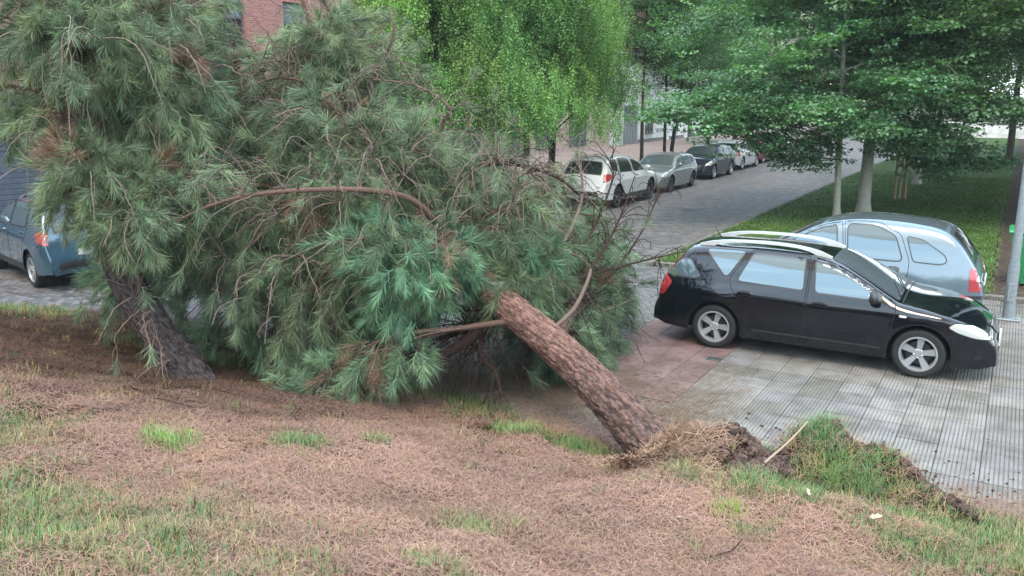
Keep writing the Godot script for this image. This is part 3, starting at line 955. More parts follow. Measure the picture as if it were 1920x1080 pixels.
func add_leaf(mb: MB, p: Vector3, d: Vector3, up: Vector3, l: float, w: float, col: Color, lobed := false) -> void:
	var side := d.cross(up).normalized()
	up = side.cross(d).normalized()
	var fold := up * w * 0.22
	var a := mb.vert(p, up, col)
	var tip := mb.vert(p + d * l - up * l * 0.08, up, col)
	if lobed:
		for s in [-1.0, 1.0]:
			var b1 := mb.vert(p + d * l * 0.22 + side * s * w * 0.5 + fold, up, col)
			var b2 := mb.vert(p + d * l * 0.45 + side * s * w * 0.24 + fold * 0.4, up, col)
			var b3 := mb.vert(p + d * l * 0.66 + side * s * w * 0.44 + fold, up, col)
			var mid := mb.vert(p + d * l * 0.55, up, col)
			mb.tri(a, b1, b2); mb.tri(a, b2, mid); mb.tri(mid, b2, b3); mb.tri(mid, b3, tip)
	else:
		for s in [-1.0, 1.0]:
			var b := mb.vert(p + d * l * 0.42 + side * s * w * 0.5 + fold, up, col)
			mb.tri(a, b, tip)

# a flat spray of broad leaves
func leaf_spray(count: int, radius: float, l: float, lift: float, lobed: bool, sd: int) -> ArrayMesh:
	var r := RandomNumberGenerator.new()
	r.seed = sd
	var mb := MB.new()
	mb.tube(PackedVector3Array([Vector3(-radius, 0, 0), Vector3(0, 0.02, 0), Vector3(radius, 0, 0)]), PackedFloat32Array([0.006, 0.005, 0.003]), 3, Color(0.7, 0.5, 0.5))
	for k in count:
		var a := r.randf() * TAU
		var rad := radius * sqrt(r.randf())
		var p := Vector3(cos(a) * rad, r.randf_range(-lift, lift), sin(a) * rad)
		var b := a + r.randf_range(-1.2, 1.2)
		var d := Vector3(cos(b), r.randf_range(-0.75, 0.2), sin(b)).normalized()
		var up := (Vector3.UP + rd(r) * 0.55).normalized()
		var t := r.randf_range(0.7, 1.35)
		add_leaf(mb, p, d, up, l * r.randf_range(0.7, 1.15), l * r.randf_range(0.75, 0.95), Color(t * r.randf_range(0.85, 1.15), t, t * r.randf_range(0.8, 1.1)), lobed)
	return mb.mesh()

# a hanging birch strand
func birch_strand(count: int, length: float, l: float, sd: int) -> ArrayMesh:
	var r := RandomNumberGenerator.new()
	r.seed = sd
	var mb := MB.new()
	var pts := PackedVector3Array()
	var p := Vector3.ZERO
	for k in 7:
		pts.append(p)
		p += Vector3(r.randf_range(-0.05, 0.05) + 0.02, -length / 6.0, r.randf_range(-0.05, 0.05))
	mb.tube(pts, radii(7, 0.004, 0.0015), 3, Color(0.8, 0.5, 0.4))
	for k in count:
		var f := r.randf() * 5.99
		var q := pts[int(f)].lerp(pts[int(f) + 1], f - int(f))
		var a := r.randf() * TAU
		var out := Vector3(cos(a), r.randf_range(-1.1, 0.0), sin(a)).normalized()
		var t := r.randf_range(0.7, 1.35)
		add_leaf(mb, q + out * r.randf_range(0.01, 0.09), out, (Vector3.UP * 0.8 + rd(r) * 0.8).normalized(), l * r.randf_range(0.7, 1.2), l * 0.8, Color(t * r.randf_range(0.85, 1.2), t, t * r.randf_range(0.7, 1.1)))
	return mb.mesh()

# ---------------------------------------------------------------- what lies and grows on the bank
func make_bank_cover() -> void:
	var lit: Array = []
	for k in 5:
		lit.append(litter_patch(74, 0.26, 0.12, 0.0029, 100 + k))
	var xf := [[], [], [], [], []]
	var cl := [[], [], [], [], []]
	var n := 0
	while n < 9500:
		var v := rf(1.0, 9.0)
		var u := rf(-13.5, 2.6)
		# more of them where the eye is close
		if rng.randf() > clampf(9.0 / (u * u * 0.25 + (v - 0.0) ** 2 * 0.35 + 3.0), 0.12, 1.0) or v > edge_v(u) + (0.25 if u > -3.0 or u < -8.0 or rng.randf() > 0.4 else 1.1):
			continue
		var g := grassy(u, v)
		if rng.randf() < g * 0.75 or maxf(soily(u, v), maxf(soily(u, v + 0.15), maxf(soily(u + 0.14, v), soily(u - 0.14, v)))) > 0.12 + 0.25 * rng.randf():
			continue
		var k := rng.randi() % 5
		var nn := ground_n(u, v)
		var b := basis_y(nn, rf(0, TAU)).scaled_local(Vector3(rf(0.8, 1.2), rf(0.6, 1.5), rf(0.8, 1.2)))
		xf[k].append(Transform3D(b, on_ground(u, v, 0.004)))
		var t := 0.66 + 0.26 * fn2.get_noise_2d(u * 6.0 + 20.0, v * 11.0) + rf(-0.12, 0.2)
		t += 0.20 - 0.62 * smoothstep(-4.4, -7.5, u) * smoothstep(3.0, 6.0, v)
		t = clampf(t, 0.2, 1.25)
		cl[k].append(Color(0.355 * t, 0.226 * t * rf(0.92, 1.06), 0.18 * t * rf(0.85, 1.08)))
		n += 1
	for k in 5:
		tag(stuff("pine_litter", lit[k], M.litter, xf[k], cl[k]), "dry tan pine needles strewn over the bank")

	var tall: Array = []
	for k in 4:
		tall.append(blade_tuft(16, [0.10, 0.15, 0.12, 0.2][k], 0.09, 0.006, 200 + k))
	xf = [[], [], [], []]
	cl = [[], [], [], []]
	n = 0
	var tries := 0
	while n < 15000 and tries < 600000:
		tries += 1
		var u := rf(-18.0, 2.8)
		var v := rf(0.6, 9.0)
		if v > edge_v(u) + 0.15:
			continue
		var g := grassy(u, v)
		if rng.randf() > g * g * 1.3 + 0.012 or rng.randf() < soily(u, v):
			continue
		var k := rng.randi() % 3
		if mound(u, v) > 0.12 and rng.randf() < 0.5:
			k = 3
		var s := rf(0.6, 1.15)
		xf[k].append(Transform3D(basis_y((ground_n(u, v) + Vector3.UP).normalized(), rf(0, TAU)).scaled_local(Vector3.ONE * s), on_ground(u, v)))
		var t := rf(0.75, 1.3)
		var dry := rng.randf() < 0.16 + 0.3 * (1.0 - g)
		var col := Color(0.30, 0.24, 0.12) if dry else Color(0.105, 0.175, 0.055).lerp(Color(0.085, 0.16, 0.075), rng.randf())
		cl[k].append(tint(col, t))
		n += 1
	for k in 4:
		tag(stuff("grass", tall[k], M.blade, xf[k], cl[k]), "green grass growing through the needles on the bank")
	# single clumps that stand out
	for q in [["bright green grass clump alone on the brown needles at left", -5.35, 3.95, 0.24, 60, Color(0.16, 0.30, 0.08)], ["low grey green grass clump on the open needle litter", -4.8, 4.75, 0.26, 40, Color(0.13, 0.20, 0.09)], ["small dark grass clump between two needle drifts", -4.42, 5.3, 0.12, 34, Color(0.10, 0.19, 0.07)], ["pale grass clump near the paving, short of the trunk", -4.1, 7.2, 0.3, 46, Color(0.22, 0.29, 0.13)],
			["yellow green grass clump in front of the torn soil", -1.5, 5.55, 0.14, 44, Color(0.22, 0.36, 0.07)], ["thin pale grass clump in the middle of the litter", -2.75, 4.1, 0.15, 34, Color(0.22, 0.25, 0.13)], ["small grass clump low in the middle of the picture", -2.35, 3.15, 0.16, 24, Color(0.15, 0.25, 0.09)], ["dark grass tuft beside the foot of the fallen trunk", -3.35, 7.1, 0.34, 60, Color(0.08, 0.15, 0.05)],
			["tall grey green grass clump on the top of the root mound", -1.25, 7.3, 0.22, 90, Color(0.13, 0.23, 0.12)], ["grass clump on the torn soil of the root mound", -1.74, 7.35, 0.15, 44, Color(0.12, 0.22, 0.10)]]:
		var mb := MB.new()
		var cm := blade_tuft(14, 0.2 if q[3] > 0.2 else 0.15, 0.06, 0.007, 300 + int(q[4]))
		var a: Array = cm.surface_get_arrays(0)
		for k in int(q[4]):
			var r0: float = q[3] * sqrt(rng.randf())
			var an := rf(0, TAU)
			var u: float = q[1] + cos(an) * r0
			var v: float = q[2] + sin(an) * r0
			var t := Transform3D(Basis(Vector3.UP, rf(0, TAU)).scaled(Vector3.ONE * rf(0.6, 1.2) * (1.1 - 0.5 * r0 / q[3])), on_ground(u, v))
			var base := mb.v.size()
			var f := rf(0.7, 1.25)
			for j in a[Mesh.ARRAY_VERTEX].size():
				var c: Color = a[Mesh.ARRAY_COLOR][j]
				mb.vert(t * a[Mesh.ARRAY_VERTEX][j], (t.basis * a[Mesh.ARRAY_NORMAL][j]).normalized(), Color(c.r * q[5].r * f, c.g * q[5].g * f, c.b * q[5].b * f))
			for j in a[Mesh.ARRAY_INDEX]:
				mb.i.append(base + j)
		tag(obj("grass_clump", mb, M.blade), q[0], "grass", "grass clumps standing out on the bank")

	# clods of torn soil on the root mound
	var clod: Array = []
	for k in 4:
		var mb := MB.new()
		mb.ball(Vector3.ZERO, Vector3(1, 0.75, 0.9), 9, 6)
		for j in mb.v.size():
			mb.v[j] *= 1.0 + 0.75 * fn.get_noise_3dv(mb.v[j] * 16.0 + Vector3.ONE * 31.0 * k)
		mb.smooth()
		clod.append(mb.mesh())
	xf = [[], [], [], []]
	cl = [[], [], [], []]
	n = 0
	tries = 0
	while n < 4200 and tries < 200000:
		tries += 1
		var u := rf(-4.8, 0.3)
		var v := rf(5.8, 8.9)
		if rng.randf() > soily(u, v) ** 1.5:
			continue
		var k := rng.randi() % 4
		var s := 0.008 + 0.034 * pow(rng.randf(), 3.0)
		xf[k].append(Transform3D(Basis.from_euler(Vector3(rf(0, TAU), rf(0, TAU), 0)).scaled(Vector3.ONE * s), on_ground(u, v, s * 0.3)))
		var t := rf(0.6, 1.5)
		cl[k].append(Color(0.15 * t, 0.102 * t, 0.086 * t))
		n += 1
	for j in 700:
		# crumbs flung out over the slabs
		var u := -1.3 + rng.randfn() * 1.1
		var v := edge_v(u) + absf(rng.randfn()) * 0.55
		var k := rng.randi() % 4
		var s := 0.004 + 0.016 * pow(rng.randf(), 4.0)
		xf[k].append(Transform3D(Basis.from_euler(Vector3(rf(0, TAU), rf(0, TAU), 0)).scaled(Vector3.ONE * s), Vector3(u, 0.02 + s * 0.3, -v)))
		cl[k].append(Color(0.13, 0.09, 0.075))
	for k in 4:
		tag(stuff("soil_clods", clod[k], M.soil, xf[k], cl[k]), "crumbs and clods of torn brown soil on the root mound")
	# fallen needles and bits lying on the paving under the crown
	var px: Array = []
	var pc: Array = []
	for j in 900:
		var u := rf(-9.5, -2.6)
		var v := edge_v(u) + 0.05 + absf(rng.randfn()) * 1.3
		px.append(Transform3D(Basis(Vector3.UP, rf(0, TAU)).scaled(Vector3(1.2, 0.6, 1.2)), Vector3(u, 0.022, -v)))
		var t := rf(0.5, 1.0)
		pc.append(Color(0.25 * t, 0.17 * t, 0.12 * t).lerp(Color(0.12, 0.17, 0.08), 0.5 if rng.randf() < 0.2 else 0.0))
	tag(stuff("pine_litter", litter_patch(20, 0.34, 0.14, 0.0035, 107), M.litter, px, pc), "brown needles scattered over the paving under the fallen crown")
	# bark flakes and small pale leaves among the needles
	var flake := MB.new()
	flake.box(Vector3.ZERO, Vector3(0.05, 0.012, 0.028), 0.004)
	var fx: Array = []
	var fc: Array = []
	for j in 420:
		var u := rf(-9.0, 2.0)
		var v := rf(1.4, edge_v(u))
		fx.append(Transform3D(basis_y((ground_n(u, v) + rdir() * 0.5).normalized(), rf(0, TAU)).scaled_local(Vector3.ONE * rf(0.4, 1.3)), on_ground(u, v, 0.02)))
		fc.append(Color(0.09, 0.06, 0.05) if rng.randf() < 0.93 else Color(0.30, 0.27, 0.17))
	tag(stuff("bark_flakes", flake, M.litter, fx, fc), "dark bark flakes and small pale leaves among the needles")
	# straw heaped against the trunk foot
	var straw := litter_patch(60, 0.16, 0.24, 0.0045, 555)
	var sx: Array = []
	var sc: Array = []
	for k in 210:
		var u := -2.42 + rng.randfn() * 0.22
		var v := 6.66 + rng.randfn() * 0.2 - (u + 2.6) * 0.3
		if soily(u, v) > 0.25 + 0.5 * rng.randf():
			continue
		var b := basis_y((ground_n(u, v) + rdir() * 0.45).normalized(), rf(0, TAU))
		sx.append(Transform3D(b, on_ground(u, v, rf(0.0, 0.07))))
		var t := rf(0.7, 1.2)
		sc.append(Color(0.32 * t, 0.21 * t, 0.15 * t))
	tag(stuff("dry_straw", straw, M.litter, sx, sc), "heap of dry straw and needles against the foot of the fallen trunk")
	# the stick and a few leaves
	var st := MB.new()
	st.tube(curve([Vector3(-1.62, 0.42, -6.28), Vector3(-1.5, 0.56, -6.55), Vector3(-1.36, 0.70, -6.8), Vector3(-1.27, 0.82, -6.98)], 5), radii(16, 0.012, 0.007), 7, Color.WHITE, true)
	for p in st.v.size():
		st.v[p].y += on_ground(-1.45, 6.6).y - 0.50
	tag(obj("stick", st, M.stick), "pale broken stick leaning on the torn root mound", "stick")
	for q in [[-0.62, 5.95, 0.4, "pale cream fallen leaf on the needles at the right of the mound"], [-1.05, 6.02, 2.0, "small round whitish leaf in the grass below the mound"]]:
		var mb := MB.new()
		add_leaf(mb, Vector3.ZERO, Vector3(1, 0.1, 0), Vector3(0, 1, 0.25), 0.085, 0.045, Color.WHITE, true)
		for p in mb.v.size():
			mb.v[p] += Vector3(0, 0.0, 0)
		var o := obj("fallen_leaf", mb, M.pale_leaf)
		o.position = on_ground(q[0], q[1], 0.09)
		o.rotation = Vector3(0.3, q[2], 0.2)
		tag(o, q[3], "leaf")
	for q in [[-2.75, 3.55, 0.5, 0.32, "dark thin twig lying on the needles, lower middle"], [-1.75, 4.35, -0.3, 0.4, "short dark twig in the needles, lower right"], [-1.35, 4.75, 1.3, 0.3, "dark forked twig on the needles below the mound"], [-6.4, 4.6, 0.2, 0.45, "long dark twig in the shade left of the standing pine"], [-9.2, 9.4, 0.9, 0.3, "dark clod of bark at the edge of the crossing road"]]:
		var mb := MB.new()
		var pts: Array = []
		for s in 5:
			pts.append(Vector3((s - 2) * q[3] * 0.5, 0.02 + rf(-0.012, 0.02), rf(-0.03, 0.03)))
		mb.tube(curve(pts, 3), radii(13, 0.011, 0.004), 5, Color(0.07, 0.05, 0.042))
		mb.tube(PackedVector3Array([pts[2], pts[2] + Vector3(0.08, 0.03, 0.07)]), PackedFloat32Array([0.006, 0.003]), 4, Color(0.07, 0.05, 0.042))
		var o := obj("twig", mb, M.limb)
		o.position = on_ground(q[0], q[1], 0.01)
		o.rotation.y = q[2]
		tag(o, q[4], "twig")
	# lawn
	var lx: Array = []
	var lc: Array = []
	var short := blade_tuft(22, 0.09, 0.22, 0.012, 400)
	for k in 9000:
		var v := 17.2 + 26.0 * pow(rng.randf(), 1.5)
		var u := rf(-6.45, -0.3)
		lx.append(Transform3D(Basis(Vector3.UP, rf(0, TAU)).scaled(Vector3(1.5, rf(0.6, 1.1), 1.5)), Vector3(u, 0.10, -v)))
		var t := rf(0.7, 1.25) * (1.0 + 0.3 * fn2.get_noise_2d(u * 12.0, v * 12.0))
		lc.append(tint(Color(0.10, 0.175, 0.05), t))
	tag(stuff("lawn_grass", short, M.blade, lx, lc), "short mown grass of the lawn behind the parked cars")

# ---------------------------------------------------------------- street trees
# limbs fan out from the trunk and carry flat sprays; every bough has its own tone
func broad_tree(called: String, label: String, group: String, at: Vector3, height: float, clear: float, radius: float, boughs: int, sprays: int, mesh: ArrayMesh, col: Color, bark: Material, tr: float, flat: float, droop: float, sd: int, lean := Vector3.ZERO, lows := []) -> Node3D:
	rng.seed = sd
	var t := thing(called, label, "tree", at, 0.0, group)
	var top := Vector3(lean.x, height, lean.z)
	var tp := curve([Vector3.ZERO, Vector3(lean.x * 0.25 + rf(-0.06, 0.06), height * 0.35, lean.z * 0.25 + rf(-0.06, 0.06)), Vector3(lean.x * 0.6 + rf(-0.1, 0.1), height * 0.7, lean.z * 0.6), top], 7)
	var mb := MB.new()
	var tr_r := radii(tp.size(), tr, tr * 0.18, 0.8)
	tr_r[0] *= 1.25
	mb.tube(tp, tr_r, 12)
	obj("trunk", mb, bark, t)
	var xf: Array = []
	var cl: Array = []
	for b in boughs:
		var f := clear / height + (1.0 - clear / height) * (b + rng.randf() * 0.8) / boughs
		var p0 := tp[clampi(int(f * (tp.size() - 1)), 0, tp.size() - 1)].lerp(tp[clampi(int(f * (tp.size() - 1)) + 1, 0, tp.size() - 1)], fposmod(f * (tp.size() - 1), 1.0))
		var g := (f - clear / height) / (1.0 - clear / height)
		var reach := radius * (0.62 + 0.38 * sin(PI * (0.25 + g * 0.62))) * rf(0.72, 1.08) * (1.0 - 0.45 * g * g)
		var a := b * 2.39996 + rf(-0.35, 0.35)
		var out := Vector3(cos(a), 0, sin(a))
		var rise := lerpf(0.10, 0.75, g) * reach * (1.0 - droop)
		var pts := curve([p0, p0 + out * reach * 0.35 + Vector3.UP * (rise * 0.55 + 0.1), p0 + out * reach * 0.72 + Vector3.UP * rise * 0.85, p0 + out * reach + Vector3.UP * (rise * 0.85 - droop * reach * 0.35)], 4)
		var lm := MB.new()
		lm.tube(pts, radii(pts.size(), tr * 0.34 * (1.0 - 0.6 * g), 0.008), 6)
		obj("limb", lm, bark, t)
		var tone := rf(0.62, 1.32)
		var warm := rf(-0.06, 0.14)
		for k in sprays:
			var s := pow(rng.randf(), 0.65)
			s = 0.22 + 0.80 * s
			var q := pts[clampi(int(s * (pts.size() - 1)), 0, pts.size() - 1)]
			var w := reach * 0.27 * (0.5 + 0.6 * s)
			q += Vector3(rng.randfn() * w, rng.randfn() * w * flat - 0.06, rng.randfn() * w)
			var bs := Basis(Vector3.UP, rf(0, TAU)) * Basis(Vector3.RIGHT, rng.randfn() * 0.3)
			# the slender stem stays bare on one side between its layers
			if lows.size() > 6 and q.y > 2.7 and q.y < 5.6 and absf(q.x * 0.986 - q.z * 0.167) < 0.42 and q.z > -0.2:
				continue
			xf.append(Transform3D(bs.scaled(Vector3.ONE * rf(0.75, 1.25)), q))
			cl.append(tint(col, tone * rf(0.85, 1.18), warm))
	for q in lows:
		var e := Vector3(q[0], q[1], q[2]) - at
		var p0 := Vector3(0, maxf(clear, e.y + 0.25), 0)
		var pts := curve([p0, p0.lerp(e, 0.4) + Vector3(0, 0.25, 0), p0.lerp(e, 0.8) + Vector3(0, 0.15, 0), e], 5)
		var lm := MB.new()
		lm.tube(pts, radii(pts.size(), 0.03, 0.007), 6)
		obj("limb", lm, bark, t)
		var tone := rf(0.8, 1.3)
		for k in int(sprays * 1.1):
			var s := 0.3 + 0.72 * pow(rng.randf(), 0.6)
			var p := pts[clampi(int(s * (pts.size() - 1)), 0, pts.size() - 1)]
			p += Vector3(rng.randfn() * 0.42, rng.randfn() * 0.13 - 0.05, rng.randfn() * 0.42)
			xf.append(Transform3D((Basis(Vector3.UP, rf(0, TAU)) * Basis(Vector3.RIGHT, rng.randfn() * 0.3)).scaled(Vector3.ONE * rf(0.75, 1.2)), p))
			cl.append(tint(col, tone * rf(0.85, 1.18), rf(-0.05, 0.08)))
	stuff("crown", mesh, M.leaf, xf, cl, t)
	return t

func birch(label: String, at: Vector3, height: float, clear: float, radius: float, strands: int, meshes: Array, col: Color, sd: int) -> void:
	rng.seed = sd
	var t := thing("birch_tree", label, "tree", at, 0.0, "bright birches by the street")
	var tp := curve([Vector3.ZERO, Vector3(0.1, height * 0.4, 0.05), Vector3(-0.1, height * 0.75, 0), Vector3(0.1, height, 0)], 7)
	var mb := MB.new()
	mb.tube(tp, radii(tp.size(), 0.13, 0.02), 12)
	obj("trunk", mb, M.dark_bark, t)
	var xf := [[], [], []]
	var cl := [[], [], []]
	var boughs := 46
	for b in boughs:
		var f := 0.22 + 0.76 * (b + rng.randf()) / boughs
		var p0 := tp[int(f * (tp.size() - 1))]
		var reach := radius * (1.0 - 0.62 * f * f) * rf(0.6, 1.1)
		var a := b * 2.39996 + rf(-0.4, 0.4)
		var out := Vector3(cos(a), 0, sin(a))
		var pts := curve([p0, p0 + out * reach * 0.45 + Vector3.UP * reach * 0.42, p0 + out * reach * 0.85 + Vector3.UP * reach * 0.38, p0 + out * reach + Vector3.UP * reach * 0.1], 4)
		var lm := MB.new()
		lm.tube(pts, radii(pts.size(), 0.045 * (1.1 - f), 0.006), 5)
		obj("limb", lm, M.dark_bark, t)
		var tone := rf(0.6, 1.35)
		var warm := rf(-0.08, 0.15)
		for k in strands / boughs:
			var s := 0.3 + 0.7 * pow(rng.randf(), 0.7)
			var q := pts[clampi(int(s * (pts.size() - 1)), 0, pts.size() - 1)] + Vector3(rng.randfn(), rng.randfn() * 0.6, rng.randfn()) * 0.42
			var chain := 1 + rng.randi() % 3
			for c in chain:
				if q.y < clear:
					break
				var m := rng.randi() % 3
				xf[m].append(Transform3D((Basis(Vector3.UP, rf(0, TAU)) * Basis(Vector3.RIGHT, rng.randfn() * 0.12)).scaled(Vector3.ONE * rf(0.8, 1.15)), q))
				cl[m].append(tint(col, tone * rf(0.85, 1.18), warm))
				q += Vector3(rng.randfn() * 0.08, -0.5, rng.randfn() * 0.08)
	for m in 3:
		stuff("crown", meshes[m], M.leaf, xf[m], cl[m], t)

func make_trees() -> void:
	var strand: Array = []
	for k in 3:
		strand.append(birch_strand(44, 0.62, 0.062, 500 + k))
	var bc := Color(0.215, 0.375, 0.14)
	birch("bright green drooping birch behind the top of the fallen pine", Vector3(-14.5, 0.1, -25.5), 10.5, 2.5, 3.3, 3800, strand, bc, 61)
	birch("bright green drooping birch, the nearer one, half hidden by the fallen pine", Vector3(-14.6, 0.1, -20.6), 9.5, 2.5, 3.0, 3400, strand, tint(bc, 0.95), 62)
	birch("bright green birch behind the other two, filling the space above the white car", Vector3(-15.6, 0.1, -29.5), 10.0, 3.3, 2.5, 3000, strand, tint(bc, 0.9), 63)
	var broad := leaf_spray(34, 0.36, 0.105, 0.07, true, 520)
	var small := leaf_spray(38, 0.42, 0.075, 0.14, false, 521)
	var rough := leaf_spray(30, 0.5, 0.12, 0.22, true, 522)
	var lg := "young broadleaf trees in a row on the lawn"
	var lc := Color(0.17, 0.305, 0.175)
	broad_tree("lawn_tree", "slender lawn tree with thin pale trunk nearest the silver hatchback", lg, Vector3(-4.48, 0.1, -26.5), 9.0, 2.9, 4.4, 30, 62, broad, lc, M.pale_bark, 0.11, 0.18, 0.35, 71, Vector3(-0.3, 0, 0), LOW_A)
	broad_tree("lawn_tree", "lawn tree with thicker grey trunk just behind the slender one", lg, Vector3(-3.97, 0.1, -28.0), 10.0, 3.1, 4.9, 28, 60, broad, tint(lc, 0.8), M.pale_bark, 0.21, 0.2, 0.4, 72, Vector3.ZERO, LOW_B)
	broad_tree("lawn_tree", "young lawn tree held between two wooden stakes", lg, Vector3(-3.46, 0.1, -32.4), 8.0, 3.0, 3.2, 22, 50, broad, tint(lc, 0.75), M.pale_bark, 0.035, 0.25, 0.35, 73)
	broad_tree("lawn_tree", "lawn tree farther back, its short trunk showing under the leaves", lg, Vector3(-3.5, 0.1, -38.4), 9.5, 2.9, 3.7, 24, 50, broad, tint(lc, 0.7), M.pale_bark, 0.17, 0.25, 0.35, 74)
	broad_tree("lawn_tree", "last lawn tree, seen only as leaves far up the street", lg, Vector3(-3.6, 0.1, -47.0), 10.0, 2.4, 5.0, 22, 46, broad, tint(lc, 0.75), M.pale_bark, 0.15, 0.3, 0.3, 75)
	var sg := "street trees behind the row of parked cars"
	var sc := Color(0.14, 0.25, 0.14)
	broad_tree("street_tree", "street tree whose thin trunk stands before the grey gate", sg, Vector3(-14.5, 0.1, -36.0), 9.5, 4.4, 3.0, 26, 52, small, sc, M.dark_bark, 0.10, 0.4, 0.1, 81)
	broad_tree("street_tree", "street tree with straight thin trunk right of the grey gate", sg, Vector3(-14.5, 0.1, -38.8), 9.5, 4.6, 2.7, 24, 50, small, tint(sc, 0.85), M.dark_bark, 0.09, 0.5, 0.2, 82)
	broad_tree("street_tree", "street tree with crooked trunk leaning out towards the street", sg, Vector3(-14.9, 0.1, -40.6), 8.5, 3.3, 2.6, 24, 48, small, sc, M.dark_bark, 0.12, 0.5, 0.2, 83, Vector3(1.6, 0, 0.6))
	broad_tree("street_tree", "street tree with upright trunk before the end of the white building", sg, Vector3(-14.5, 0.1, -45.3), 9.5, 4.4, 3.0, 24, 48, small, tint(sc, 1.0), M.dark_bark, 0.12, 0.5, 0.2, 84)
	broad_tree("street_tree", "street tree far up the left side, half lost among others", sg, Vector3(-14.5, 0.1, -54.0), 9.5, 3.0, 3.8, 24, 46, small, tint(sc, 0.9), M.dark_bark, 0.12, 0.5, 0.2, 85)
	var dg := "dark trees filling the upper right"
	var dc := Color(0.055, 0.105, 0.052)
	var k := 0
	for q in [[2.6, 27.0, 9.5, 5.0, 4.6, "dark tree closest behind the lamp post"], [1.5, 36.0, 11.0, 5.0, 5.2, "dark tree right of the dirt path, second from the lamp post"], [5.0, 44.0, 13.0, 5.0, 6.0, "large dark tree standing back from the dirt path"], [-0.5, 56.0, 13.0, 5.0, 6.5, "large dark tree over the far end of the lawn"], [5.5, 31.0, 11.0, 2.8, 4.2, "dark tree right of the lamp post, half out of the picture"], [9.5, 46.0, 13.0, 1.8, 5.5, "dark bushy tree behind the others at the right edge"], [2.2, 66.0, 13.0, 4.2, 5.0, "dark tree in front of the low white wall"], [7.0, 92.0, 17.0, 2.0, 8.0, "tall dark tree just behind the low white wall"], [13.0, 72.0, 15.0, 1.5, 8.0, "large dark tree behind the right end of the low white wall"], [8.5, 60.0, 14.0, 3.0, 7.0, "dark tree deepest in the right background"], [-8.0, 98.0, 18.0, 2.5, 9.0, "tall dark tree closing the end of the street"], [-17.5, 92.0, 17.0, 2.5, 8.5, "tall dark tree at the far left end of the street"], [3.0, 100.0, 18.0, 2.0, 9.5, "tall dark tree behind the far white wall"], [-19.0, 66.0, 12.0, 3.0, 4.6, "dark tree before the far part of the white building"]]:
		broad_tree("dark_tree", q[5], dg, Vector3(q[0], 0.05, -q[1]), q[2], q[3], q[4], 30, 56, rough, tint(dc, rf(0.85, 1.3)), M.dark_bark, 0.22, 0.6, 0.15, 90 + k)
		k += 1
	for q in [[-13.0, -24.0, "tree up the bank, seen only as a dark mirrored shape in the car windows"], [-1.0, -30.0, "taller tree up the bank, only mirrored in the estate car's windows"], [12.0, -27.0, "tree far up the bank at the right, only mirrored in the silver car"]]:
		broad_tree("bank_tree", q[2], "trees mirrored in the car windows", Vector3(q[0], 2.5, -q[1]), 8.5, 2.5, 4.2, 22, 40, rough, tint(dc, 1.2), M.dark_bark, 0.2, 0.6, 0.15, 120 + k)
		k += 1
	rng.seed = 905

# ---------------------------------------------------------------- pines
func bark_trunk(pts: Array, rad: Array, low: Color, high: Color, turn_at: float) -> MB:
	var p := curve(pts, 12)
	var mb := MB.new()
	var sides := 72
	var up := Vector3(0.2, 0.9, 0.3).normalized()
	var crack := FastNoiseLite.new()
	crack.noise_type = FastNoiseLite.TYPE_CELLULAR
	crack.cellular_return_type = FastNoiseLite.RETURN_DISTANCE2_SUB
	crack.frequency = 1.0
	crack.seed = 77
	crack.fractal_octaves = 1
	var along := 0.0
	# finer rings than the curve's own
	var rings := PackedVector3Array()
	var rr := PackedFloat32Array()
	for k in p.size() - 1:
		for s in 3:
			rings.append(p[k].lerp(p[k + 1], s / 3.0))
			var f := (k + s / 3.0) / (p.size() - 1) * (rad.size() - 1)
			rr.append(lerpf(rad[int(f)], rad[mini(int(f) + 1, rad.size() - 1)], f - int(f)))
	for k in rings.size():
		var d := (rings[mini(k + 1, rings.size() - 1)] - rings[maxi(k - 1, 0)]).normalized()
		var e := d.cross(up).normalized()
		up = e.cross(d).normalized()
		if k > 0:
			along += rings[k].distance_to(rings[k - 1])
		for s in sides + 1:
			var a := TAU * (s % sides) / sides
			var nn := e * cos(a) + up * sin(a)
			var q := Vector3(cos(a) * 9.0, along * 6.0, sin(a) * 9.0) * (0.75 + rr[k])
			q += Vector3.ONE * fn.get_noise_3dv(q * 14.0) * 0.5
			var c := crack.get_noise_3dv(q) + 1.0       # 0 in the cracks between the plates
			var plate := smoothstep(0.04, 0.34, c)
			var rough := fn.get_noise_3dv(q * 40.0)
			var deep := lerpf(0.022, 0.010, clampf(along / turn_at, 0, 1)) * clampf(rr[k] / 0.2, 0.1, 1.2)
			var r := rr[k] * (1.0 + 0.05 * fn.get_noise_3dv(q * 4.0)) + deep * (plate - 0.8) + 0.006 * rough
			var t := (0.42 + 0.5 * plate + 0.5 * rough + 0.4 * fn2.get_noise_3dv(q * 9.0))
			var col := low.lerp(high, clampf(along / turn_at + 0.5 * fn2.get_noise_3dv(q * 4.0), 0.0, 1.0))
			mb.vert(rings[k] + nn * r, nn, tint(col, clampf(t, 0.3, 1.5)), Vector2(float(s) / sides, along))
	for k in rings.size() - 1:
		for s in sides:
			var q := k * (sides + 1) + s
			mb.quad(q, q + 1, q + sides + 2, q + sides + 1)
	var seam := sides + 1
	mb.smooth()
	for k in rings.size():
		var m := (mb.n[k * seam] + mb.n[k * seam + sides]).normalized()
		mb.n[k * seam] = m; mb.n[k * seam + sides] = m
	return mb

var tuft_xf := [[], [], [], [], []]
var tuft_cl := [[], [], [], [], []]
var twig_mb: MB

func put_tuft(p: Vector3, d: Vector3, col: Color, s: float) -> void:
	var k := rng.randi() % 5
	tuft_xf[k].append(Transform3D(basis_y(d, rf(0, TAU)).scaled_local(Vector3(s, s * rf(0.9, 1.15), s)), p))
	tuft_cl[k].append(col)

